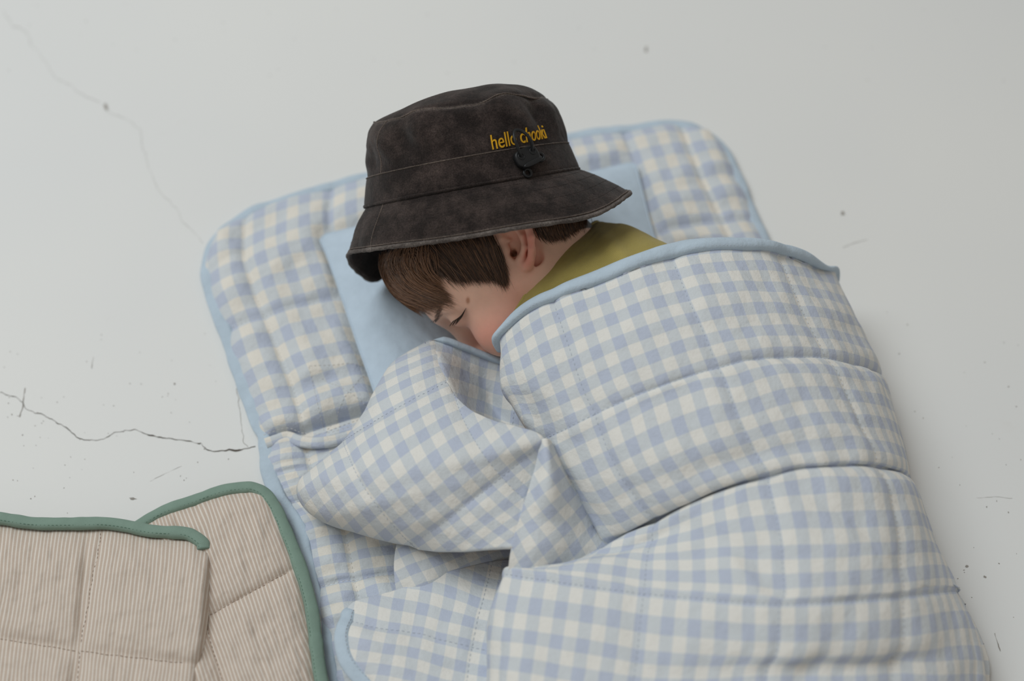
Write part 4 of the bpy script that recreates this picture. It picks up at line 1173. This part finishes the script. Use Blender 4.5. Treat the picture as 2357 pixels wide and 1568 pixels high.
fd.chain([E_(*p) for p in anti], [0.0016, 0.0020, 0.0023, 0.0025, 0.0030], 0.002)
crus = [(1131, 548, 6.25), (1150, 550, 6.65), (1172, 554, 6.5)]
fd.chain([E_(*p) for p in crus], [0.003, 0.0026, 0.0018], 0.003)
fd.chain([E_(1174, 566, 6.5), E_(1181, 580, 6.4), E_(1190, 597, 6.4)], [0.0030, 0.0034, 0.0026], 0.002, True)
fd.chain([E_(1180, 580, 6.4), E_(1187, 591, 4.9)], [0.0032, 0.0028], 0.0015, True)
fd.ellipsoid(E_(1164, 571, 6.45), (0.0055, 0.0034, 0.0040), EARM, 0.003)
fd.ellipsoid(E_(1197, 598, 7.0), (0.0036, 0.0036, 0.0030), EARM, 0.003)
# the groove behind the ear
fd.chain([E_(1238, 528, 6.55), E_(1239, 560, 6.5), E_(1236, 592, 6.35), E_(1226, 616, 6.2)], [0.0045, 0.0050, 0.0048, 0.0035], 0.003, True)
BV, BF = fd.mesh()
def smooth_mesh(V, F, it, lam=0.5):
    e = np.concatenate([F[:, [0, 1]], F[:, [1, 2]], F[:, [2, 3]], F[:, [3, 0]]])
    for _ in range(it):
        s = np.zeros_like(V); c = np.zeros(len(V))
        for k in range(3):
            s[:, k] = np.bincount(e[:, 0], V[e[:, 1], k], len(V))+np.bincount(e[:, 1], V[e[:, 0], k], len(V))
        c = np.bincount(e[:, 0], minlength=len(V))+np.bincount(e[:, 1], minlength=len(V))
        V = V+(s/np.maximum(c, 1)[:, None]-V)*lam
    return V
BV = smooth_mesh(BV, BF, 1)
def project(P):
    q = P-CAM
    d = q@FWD
    return IMG_W/2+FPX*(q@RIGHT)/d, IMG_H/2-FPX*(q@UP)/d
bpx, bpy_ = project(BV)
near = ((BV-HC)@HL > -0.005)
g2 = lambda x, y, rx, ry: np.exp(-((bpx-x)/rx)**2-((bpy_-y)/ry)**2)
blush = np.clip(0.45*g2(1135, 755, 60, 45)+0.30*g2(1110, 785, 40, 30)+0.75*g2(1222, 560, 16, 45)+0.6*g2(1212, 605, 18, 20)+0.35*g2(1190, 540, 30, 25)+0.35*g2(1190, 690, 50, 60), 0, 1)*near+0.12
# where hair grows: everything under the hat and down to the hairline seen in the photo
HAIR_POLY = [(1148, 588), (1158, 640), (1142, 628), (1085, 628), (1040, 606), (1000, 590), (975, 585), (955, 640), (985, 672), (960, 700), (920, 690), (780, 560), (780, 150), (1500, 150), (1440, 520), (1340, 526), (1300, 542), (1262, 536), (1240, 520), (1205, 495), (1150, 490), (1135, 525)]
scalp = (in_poly(bpx, bpy_, HAIR_POLY) & near).astype(float)
ear_reg = in_poly(bpx, bpy_, [(1128, 535), (1140, 500), (1165, 480), (1205, 485), (1235, 520), (1236, 600), (1215, 630), (1170, 615), (1150, 570)])
scalp[ear_reg] = 0
scalp = np.where((((BV-HC)@HU > 0.055)), 1.0, scalp)
mark = np.clip(g2(1077, 692, 4, 7)*1.3*near, 0, 0.8)
person = empty('person', [HC[0]+0.1, HC[1]-0.1, 0.015])
tag(person, 'small child with short brown hair asleep face down on the pale blue pillow', 'person')
body = link('body', mesh_from('body', BV, BF, attrs={'blush': blush, 'scalp': scalp, 'mark': mark}), M['skin'], person)
bvh = BVHTree.FromPolygons(BV.tolist(), BF.tolist())
def on_skin(px, py):
    d = rays(np.array(float(px)), np.array(float(py)))
    h = bvh.ray_cast(Vector(CAM), Vector(unit(d)))
    if h[0] is not None and (np.array(h[0])-CAM)@FWD < 1.30:
        n = np.array(h[1])
        if n@d > 0: n = -n
        return np.array(h[0]), n
    c = CAM+d*((HC-CAM)@FWD-0.01)
    h = bvh.find_nearest(Vector(c))
    n = unit(c-np.array(h[0]))
    return np.array(h[0])+n*min(np.linalg.norm(c-np.array(h[0])), 0.004), n

def strands(name, curves, r0, tones, mat, parent, sides=3):
    Vs, Fs, Ts = [], [], []; n0 = 0
    for P, tone in zip(curves, tones):
        n = len(P)
        T = unit(np.gradient(P, axis=0)); B = unit(np.cross(T, TOCAM)); Nn = np.cross(B, T)
        s = np.linspace(0, 1, n)
        r = r0*(0.85+0.15*np.sin(np.pi*s))*np.clip((1-s)*4, 0.12, 1)
        a = np.arange(sides)*2*np.pi/sides
        V = P[:, None]+r[:, None, None]*(B[:, None]*np.cos(a)[None, :, None]+Nn[:, None]*np.sin(a)[None, :, None])
        Vs.append(V.reshape(-1, 3)); Fs.append(grid_faces(n, sides, True)+n0); Ts.append(np.full(n*sides, tone)); n0 += n*sides
    return link(name, mesh_from(name, np.concatenate(Vs), np.concatenate(Fs), attrs={'tone': np.concatenate(Ts)}), mat, parent)
rh = np.random.default_rng(5)
def hair_group(roots, mids, tips, count, lift, tone, spread=5.0, npts=9, lift_tip=0.15, curl=3.0):
    roots, mids, tips = (curve(a, 60) for a in (roots, mids, tips))
    out, tn = [], []
    for q in range(count):
        a = rh.uniform(0, 59); i = int(a); f = a-i; i2 = min(i+1, 59)
        pr = roots[i]*(1-f)+roots[i2]*f; pm = mids[i]*(1-f)+mids[i2]*f; pt = tips[i]*(1-f)+tips[i2]*f
        j = rh.normal(0, spread, 2); st = rh.uniform(0, 0.45); en = 1.08-0.36*rh.uniform(0, 1)**1.6
        cl = rh.normal(0, curl)
        t = np.linspace(st, en, npts)[:, None]
        p = pr*(1-t)*(1-2*t)+4*pm*t*(1-t)+pt*t*(2*t-1)+j
        nrm = np.array([-(pt-pr)[1], (pt-pr)[0]]); nrm = nrm/max(np.linalg.norm(nrm), 1)
        p = p+nrm*cl*np.sin(np.pi*t)
        k = rh.uniform(0.25, 1.0)
        pts = []
        for m_, (x, y) in enumerate(p):
            h, n = on_skin(x, y)
            tt_ = t[m_, 0]
            w = lift*k*(np.sin(np.pi*np.clip(0.18+0.75*tt_, 0, 1))*(1-lift_tip)+lift_tip)
            pts.append(h+n*w+TOCAM*0.0004)
        pts = np.array(pts)
        pts[1:-1] = 0.5*pts[1:-1]+0.25*(pts[:-2]+pts[2:])
        out.append(pts); tn.append(float(np.clip(rh.normal(tone, 0.20)+0.25*max(0, t[-1, 0]-0.9), 0, 1)))
    return out, tn
curves_, tones_ = [], []
def addg(*a, **k):
    c, t = hair_group(*a, **k); curves_.extend(c); tones_.extend(t)
# fringe sweeping over the forehead
addg([(878, 592), (893, 584), (910, 578), (930, 572), (955, 566)], [(886, 640), (896, 642), (908, 640), (927, 630), (955, 612)], [(935, 696), (955, 712), (992, 706), (1026, 690), (1010, 662)], 1700, 0.0075, 0.40, spread=5, curl=6.0)
addg([(880, 590), (920, 575), (960, 562), (1000, 555)], [(892, 648), (918, 642), (955, 622), (1000, 594)], [(965, 704), (1008, 694), (1016, 668), (1008, 634)], 1000, 0.0075, 0.55, spread=6, curl=7.0)
# side hair down to the temple and sideburn
addg([(935, 570), (980, 558), (1030, 548), (1080, 540), (1120, 536)], [(965, 596), (1010, 590), (1055, 585), (1100, 580), (1132, 572)], [(1000, 608), (1048, 642), (1088, 642), (1128, 634), (1164, 655)], 2700, 0.006, 0.15, spread=7, curl=5.0)
addg([(1000, 560), (1060, 548), (1110, 540), (1130, 545)], [(1040, 592), (1085, 585), (1122, 578), (1142, 580)], [(1085, 634), (1118, 640), (1150, 636), (1162, 640)], 1300, 0.006, 0.18, spread=6, curl=5.0)
addg([(1090, 585), (1110, 580), (1130, 575)], [(1120, 606), (1136, 602), (1146, 600)], [(1150, 642), (1162, 650), (1168, 628)], 420, 0.003, 0.40, spread=4, curl=2.5)
# nape behind the ear
addg([(1228, 510), (1265, 505), (1305, 498), (1338, 490)], [(1234, 526), (1268, 526), (1306, 515), (1340, 502)], [(1248, 546), (1282, 552), (1318, 536), (1346, 516)], 1100, 0.0020, 0.22, spread=6, curl=2.5)
strands('hair', curves_, 0.00027, tones_, M['hair'], person)['kind'] = 'stuff'
# closed lashes and brow
lash, lt = [], []
for q in range(44):
    a = q/43
    x0, y0 = 1073-30*a+3*math.sin(a*3.1), 709+30*a+2*math.sin(a*3.1)
    h, n = on_skin(x0, y0)
    L = 0.0085*(0.6+0.4*math.sin(math.pi*min(1, 0.25+0.75*a)))*rh.uniform(0.75, 1.1)
    d = unit(img_dir(-0.35-0.25*a+rh.normal(0, 0.1), 0.80, 0.0)*1.0+n*0.45)
    s = np.linspace(0, 1, 5)[:, None]
    lash.append(h+n*0.0002+d*L*s+n*L*0.25*s*s); lt.append(0.2)
strands('eyelashes', lash, 0.00020, lt, M['lash'], person)
br, bt = [], []
for q in range(60):
    a = rh.uniform(0, 1)
    x0, y0 = 1000+10*a+rh.normal(0, 3.0), 742-30*a+rh.normal(0, 2.5)
    pts = []
    for s in np.linspace(0, 1, 4):
        h, n = on_skin(x0+7*s, y0-9*s); pts.append(h+n*(0.0004+0.0008*s))
    br.append(np.array(pts)); bt.append(rh.uniform(0.2, 0.7))
strands('eyebrow', br, 0.0002, bt, M['hair'], person)

# shirt
SHIRT = [
 [(1384, 524, .060), (1372, 511, .104), (1336, 534, .128), (1287, 578, .138), (1236, 636, .136), (1200, 694, .127), (1181, 730, .114), (1172, 752, .100)],
 [(1410, 536, .055), (1408, 514, .112), (1364, 548, .140), (1312, 600, .147), (1252, 656, .142), (1208, 708, .131), (1185, 742, .114), (1172, 764, .095)],
 [(1452, 546, .050), (1446, 518, .122), (1402, 570, .152), (1340, 628, .152), (1272, 682, .143), (1220, 728, .130), (1188, 760, .110), (1172, 778, .09)],
 [(1520, 580, .050), (1505, 549, .134), (1456, 612, .158), (1385, 672, .150), (1300, 722, .138), (1236, 758, .124), (1196, 785, .104), (1180, 800, .085)],
 [(1600, 640, .050), (1585, 592, .140), (1530, 672, .152), (1440, 740, .142), (1340, 780, .126), (1262, 805, .110), (1215, 825, .09), (1195, 830, .075)]]
shb = bicubic(np.array(SHIRT, float), 130, 170)
Gs = smooth_grid(at(shb[..., 0], shb[..., 1], shb[..., 2]+0.006), 4)
rr, cc = np.meshgrid(np.linspace(0, 1, 130), np.linspace(0, 1, 170), indexing='ij')
Ns = grid_normals(Gs); Ns = Ns*np.sign(np.mean(np.sum(Ns*(CAM-Gs), -1)))
wr = 0.0018*np.exp(-((cc-0.22-0.10*rr)/0.03)**2)*rr*2-0.0016*np.exp(-((cc-0.30-0.05*rr)/0.03)**2)*rr*2+0.0012*np.exp(-((cc-0.36-0.08*rr)/0.03)**2)*rr+0.0006*fbm(rr*6, cc*8, 2.0, 3)
Gs = Gs+Ns*wr[..., None]
ushirt = np.stack([np.cumsum(np.pad(np.linalg.norm(np.diff(Gs, axis=1), axis=-1), ((0, 0), (1, 0))), 1)/0.0017, np.cumsum(np.pad(np.linalg.norm(np.diff(Gs, axis=0), axis=-1), ((1, 0), (0, 0))), 0)/0.0013], -1)
shirt = sheet('shirt', Gs, ushirt, M['knit'], person, 0.0025)
ne = Gs[0, 6:-4]
tube('neckline', resample(ne, 120)-np.array([0, 0, 0.0008]), 0.0017, M['knit'], shirt, 8)
#---HAT---
# ------------------------------------------------------------------ bucket hat
TU = img_dir(-0.175, -0.985, 0.10); TU = unit(TU)
TR = img_dir(0.985, -0.175, 0.0); TR = unit(TR-TU*np.dot(TR, TU))
TN = np.cross(TR, TU); TN = TN*np.sign(TN@TOCAM)
HATC = at_depth(np.array(1087.), np.array(432.), np.array((HC-CAM)@FWD-0.004))
hat = empty('bucket_hat', HATC-np.array([0, 0, 0.10]))
tag(hat, 'washed brown black denim bucket hat with yellow embroidered words, worn on the child\'s head', 'hat')
# profile: h, a (across), b (depth), shift right, all cm
PROF = {'brim': [(-3.75, 12.95, 11.9, 0.95), (-2.6, 12.1, 11.3, 0.72), (-1.3, 10.9, 10.2, 0.38), (-0.35, 9.85, 9.3, 0.1), (0.0, 9.50, 9.0, 0.0)],
        'band': [(-0.05, 9.62, 9.12, 0.0), (0.25, 9.66, 9.16, 0.0), (1.2, 9.42, 8.95, 0.0), (2.1, 9.16, 8.78, 0.0), (2.42, 9.06, 8.70, 0.0)],
        'crown': [(2.30, 8.98, 8.62, 0.0), (3.0, 8.92, 8.60, 0.0), (4.0, 8.95, 8.6, 0.02), (5.2, 8.75, 8.4, 0.08), (6.1, 8.35, 8.0, 0.15), (6.75, 7.75, 7.5, 0.25)],
        'top': [(6.72, 7.72, 7.46, 0.25), (7.15, 7.2, 7.0, 0.45), (7.7, 6.0, 5.8, 0.8), (8.15, 4.4, 4.2, 1.1), (8.45, 2.4, 2.3, 1.3), (8.55, 0.25, 0.25, 1.4)]}
def hat_noise(th, h, amp, seed):
    c, s = np.cos(th)*2.2, np.sin(th)*2.2
    return amp*(vnoise(c+h*0.35, s+h*0.2, seed)+0.6*vnoise(c*2.1+3, s*2.1+h*0.5, seed+4)+0.3*vnoise(c*4.5, s*4.5+h*1.1, seed+7))
def hat_point(part, th, w, out=0.0):
    """w 0..1 up the part's profile"""
    pr = interp_rows(np.array(PROF[part], float), np.asarray(w, float).ravel()*(len(PROF[part])-1)).reshape(np.shape(w)+(4,))
    h, a, b, off = (pr[..., k] for k in range(4))
    th = np.asarray(th, float)
    amp = {'brim': 0.16*(1-w), 'band': 0.05+0*w, 'crown': 0.05+0.20*np.sin(np.pi*np.clip(w, 0, 1)*0.8+0.3), 'top': 0.26*np.clip(1-w*0.6, 0, 1)}[part]
    rad = 1+hat_noise(th, h, amp, 3.0)/9.0
    hh = h
    if part == 'brim':
        drop = (1-w)**1.3
        wrap = lambda t0, w_: np.exp(-(np.angle(np.exp(1j*(th-t0)))/w_)**2)
        hh = h+drop*(0.75+0.42*np.sin(th)-1.05*np.clip(np.cos(th), 0, 1)**1.2-0.70*wrap(0.72, 0.42)+0.22*wrap(-0.7, 0.4)-3.5*wrap(-2.1, 0.44)-1.2*wrap(2.4, 0.6))
        rad = rad+drop*(0.010*np.sin(2*th+1.0)+0.02*wrap(-1.5, 0.4)-0.02*wrap(1.57, 0.25))
    if part == 'crown':
        # dents in the soft crown
        for (t0, h0, tw, hw, am) in [(-0.62, 4.6, 0.16, 1.6, -0.5), (-0.45, 5.2, 0.12, 1.2, 0.34), (0.86, 5.2, 0.12, 1.8, -0.55), (1.08, 5.0, 0.14, 1.4, 0.34), (0.1, 6.0, 0.35, 0.6, 0.2), (-1.1, 3.6, 0.2, 1.0, -0.28)]:
            dth = np.angle(np.exp(1j*(th-t0)))
            rad = rad+am/9*np.exp(-(dth/tw)**2-((h-h0)/hw)**2)
        hh = hh+0.34*np.clip(w-0.5, 0, 1)*2*(vnoise(th*1.9+5, h*0, 6.0)+0.5*vnoise(th*4.2, h*0, 2.0))
    if part == 'top':
        q = np.clip(1-w*2.2, 0, 1)
        hh = hh+0.34*q*(vnoise(th*1.9+5, h*0, 6.0)+0.5*vnoise(th*4.2, h*0, 2.0))+0.12*vnoise(np.cos(th)*a*0.5, np.sin(th)*a*0.5, 4.0)*np.clip(w*2, 0, 1)
    rad = rad+out/9.0
    P = HATC+0.01*(TR*(off+a*rad*np.sin(th))[..., None]+TN*(b*rad*np.cos(th))[..., None]+TU*hh[..., None])
    P[..., 2] = np.maximum(P[..., 2], 0.044+0.003*np.sin(th*3))
    return P
def hat_part(name, part, n, thick, mat):
    NT = 220
    th = np.linspace(-np.pi, np.pi, NT, endpoint=False)
    w = np.linspace(0, 1, n)
    ww, tt_ = np.meshgrid(w, th, indexing='ij')
    P = hat_point(part, tt_, ww)
    Q = hat_point(part, tt_, ww, -thick*100)
    V = np.concatenate([P.reshape(-1, 3), Q.reshape(-1, 3)])
    f = grid_faces(n, NT, True); N_ = n*NT
    j = np.arange(NT); j2 = (j+1) % NT
    low = np.stack([j2, j, j+N_, j2+N_], -1); hi = np.stack([(n-1)*NT+j, (n-1)*NT+j2, (n-1)*NT+j2+N_, (n-1)*NT+j+N_], -1)
    wear = {'brim': 0.75*np.exp(-(ww/0.055)**2)+0.25*np.exp(-((ww-0.97)/0.05)**2), 'band': 0.35*np.exp(-((ww-0.98)/0.05)**2)+0.2*np.exp(-(ww/0.06)**2),
            'crown': 0.5*np.exp(-((ww-0.99)/0.04)**2)+0.18*np.exp(-((ww-0.75)/0.15)**2)*np.clip(vnoise(tt_*5, ww*3, 3.0), 0, 1), 'top': 0.5*np.exp(-(ww/0.05)**2)}[part]
    return link(name, mesh_from(name, V, np.concatenate([f, f[:, ::-1]+N_, low, hi]), attrs={'wear': np.concatenate([wear.ravel(), wear.ravel()*0])}), mat, hat)
brim = hat_part('brim', 'brim', 40, 0.0022, M['hat'])
band = hat_part('band', 'band', 22, 0.002, M['hat'])
crown = hat_part('crown', 'crown', 44, 0.0018, M['hat'])
topp = hat_part('crown_top', 'top', 30, 0.0018, M['hat'])
def ring(part, w, out, n=300): 
    th = np.linspace(-np.pi, np.pi, n, endpoint=False)
    return hat_point(part, th, np.full(n, w), out)
def ring_tube(name, part, w, out, r, mat, parent, n=300, t0=None, t1=None):
    th = np.linspace(-np.pi, np.pi, n, endpoint=False) if t0 is None else np.linspace(t0, t1, n)
    P = hat_point(part, th, np.full(n, w), out)
    nz_ = 1+0.25*vnoise(np.arange(n)*0.5, np.zeros(n), 2.0)
    return tube(name, P, r*nz_, mat, parent, 7, t0 is None)
ring_tube('rolled_edge', 'brim', 0.0, 0.0, 0.0018, M['hat_edge'], brim)
ring_tube('edge_stitching', 'brim', 0.06, 0.02, 0.0006, M['hat_seam'], brim)
for w_ in (0.22, 0.38, 0.54, 0.70): ring_tube('stitch_row', 'brim', w_, -0.02, 0.0004, M['hat'], brim)
ring_tube('seam', 'band', 0.97, 0.01, 0.0006, M['hat_seam'], band)
ring_tube('seam', 'band', 0.02, 0.0, 0.0016, M['hat'], band)
ring_tube('seam', 'top', 0.0, 0.03, 0.0007, M['hat_seam'], topp)
def rib(part, t0, t1, w0, w1, r, parent, mat='hat_seam'):
    n = 60; s = np.linspace(0, 1, n)
    P = hat_point(part, t0+(t1-t0)*s, w0+(w1-w0)*s, 0.01)
    return tube('panel_seam', P, r, M[mat], parent, 6)
rib('crown', -0.98, -0.95, 0.0, 1.0, 0.0006, crown)
rib('crown', 2.1, 2.1, 0.0, 1.0, 0.0006, crown)
rib('brim', -0.90, -0.92, 0.0, 1.0, 0.0006, brim)
# embroidered words
tcu = bpy.data.curves.new('words', 'FONT'); tcu.body = 'hello chooki'; tcu.size = 1.0; tcu.resolution_u = 4; tcu.offset = 0.0
tob = bpy.data.objects.new('words', tcu); col.objects.link(tob)
dg = bpy.context.evaluated_depsgraph_get()
tme = bpy.data.meshes.new_from_object(tob.evaluated_get(dg))
bpy.data.objects.remove(tob)
import bmesh
bm = bmesh.new(); bm.from_mesh(tme)
bmesh.ops.triangulate(bm, faces=bm.faces[:])
bmesh.ops.subdivide_edges(bm, edges=[e for e in bm.edges if e.calc_length() > 0.12], cuts=1)
bmesh.ops.triangulate(bm, faces=bm.faces[:])
tv = np.array([v.co[:] for v in bm.verts]); tf = [[v.index for v in f.verts] for f in bm.faces]
bm.free()
x = (tv[:, 0]-tv[:, 0].min())/np.ptp(tv[:, 0]); y = (tv[:, 1]-tv[:, 1].min())/np.ptp(tv[:, 1])
TH0, TH1 = 0.255, 0.915
def crown_w(h): 
    ws = np.linspace(0, 1, 200); hs = interp_rows(np.array(PROF['crown'], float), ws*5)[:, 0]
    return np.interp(h, hs, ws)
th_ = TH0+(TH1-TH0)*x; hh_ = 2.55+1.22*y+0.32*x
P1 = hat_point('crown', th_, crown_w(hh_), 0.085); P0 = hat_point('crown', th_, crown_w(hh_), 0.0)
n = len(P1); tf = np.array(tf)
ed = {}
for f in tf:
    for a, b_ in ((f[0], f[1]), (f[1], f[2]), (f[2], f[0])): ed[(a, b_)] = 1
side = [(a, b_) for (a, b_) in ed if (b_, a) not in ed]
faces = tf.tolist()
me = bpy.data.meshes.new('embroidery')
me.from_pydata(np.concatenate([P1, P0]).tolist(), [], faces+[[b_, a, a+n, b_+n] for a, b_ in side]); me.update()
link('embroidery', me, M['yellow'], crown)
# cord lock with its loop
def hat_frame(part, th, w):
    p = hat_point(part, np.array(th), np.array(w)); dt = hat_point(part, np.array(th+0.02), np.array(w))-p; dw = hat_point(part, np.array(th), np.array(w+0.02))-p
    e1 = unit(dt); n = unit(np.cross(e1, dw)); n = n*np.sign(n@(p-HATC)); e2 = np.cross(n, e1)
    e2 = e2*np.sign(e2@dw)
    return p, e1, e2, n
lp, l1, l2, ln = hat_frame('band', 0.535, 0.50)
rot = math.radians(14)
lx = l1*math.cos(rot)+l2*math.sin(rot); ly = -l1*math.sin(rot)+l2*math.cos(rot)
ly = ly if ly@TU > 0 else -ly
def LK(x, y, z): return lp+(lx*x+ly*y+ln*z)*0.01
lock = empty('cord_lock_tmp', lp); bpy.data.objects.remove(lock)
def rounded_block(name, cx, cy, sx, sy, z0, z1, mat, parent, p=3.2, tilt=0.0):
    k = 28
    a = np.linspace(0, 2*np.pi, k, endpoint=False)
    ex = np.sign(np.cos(a))*np.abs(np.cos(a))**(2/p); ey = np.sign(np.sin(a))*np.abs(np.sin(a))**(2/p)
    V = []
    for zz, sc in ((z0, 0.92), (z0+0.06, 1.0), (z1-0.08, 1.0), (z1-0.02, 0.93), (z1, 0.8)):
        V += [LK(cx+sx*sc*x, cy+sy*sc*y, zz) for x, y in zip(ex, ey)]
    V += [LK(cx, cy, z0), LK(cx, cy, z1)]
    F = [tuple(q) for q in grid_faces(5, k, True).tolist()]
    F += [((j+1) % k, j, 5*k) for j in range(k)]+[(4*k+j, 4*k+(j+1) % k, 5*k+1) for j in range(k)]
    me = bpy.data.meshes.new(name); me.from_pydata([tuple(v) for v in V], [], F); me.update()
    me.polygons.foreach_set('use_smooth', np.ones(len(me.polygons), bool))
    return link(name, me, mat, parent)
lock = rounded_block('cord_lock', 0.0, 0.25, 1.15, 0.78, 0.12, 0.72, M['plastic'], hat)
bar = rounded_block('button', 0.12, -0.42, 1.0, 0.22, 0.2, 0.85, M['plastic'], lock, 2.4)
for cx_ in (-0.62, 0.62):
    a = np.linspace(0, 2*np.pi, 24, endpoint=False)
    tube('cord_hole', np.array([LK(cx_+0.26*math.cos(q), 0.45+0.26*math.sin(q), 0.72) for q in a]), 0.0006, M['plastic'], lock, 6, True)
for (cx_, cy_) in ((-0.45, -0.95), (1.42, -0.22)):
    a = np.linspace(0, 2*np.pi, 28, endpoint=False)
    tube('eyelet', np.array([LK(cx_+0.33*math.cos(q), cy_+0.33*math.sin(q), 0.12) for q in a]), 0.0013, M['plastic'], lock, 8, True)
loop = np.array([LK(*p) for p in [(-0.62, 0.40, 0.6), (-0.78, 0.9, 1.0), (-0.82, 1.6, 1.2), (-0.62, 2.2, 1.15), (-0.2, 2.55, 1.0), (0.25, 2.35, 1.05), (0.52, 1.8, 1.2), (0.62, 1.1, 1.15), (0.62, 0.45, 0.6)]])
tube('cord', curve(loop, 80), 0.00135, M['plastic'], lock, 10)
tail = np.array([LK(*p) for p in [(0.3, -0.3, 0.5), (0.8, -0.35, 0.45), (1.2, -0.25, 0.4), (1.42, -0.22, 0.1)]])
tube('cord', curve(tail, 30), 0.00135, M['plastic'], lock, 8)
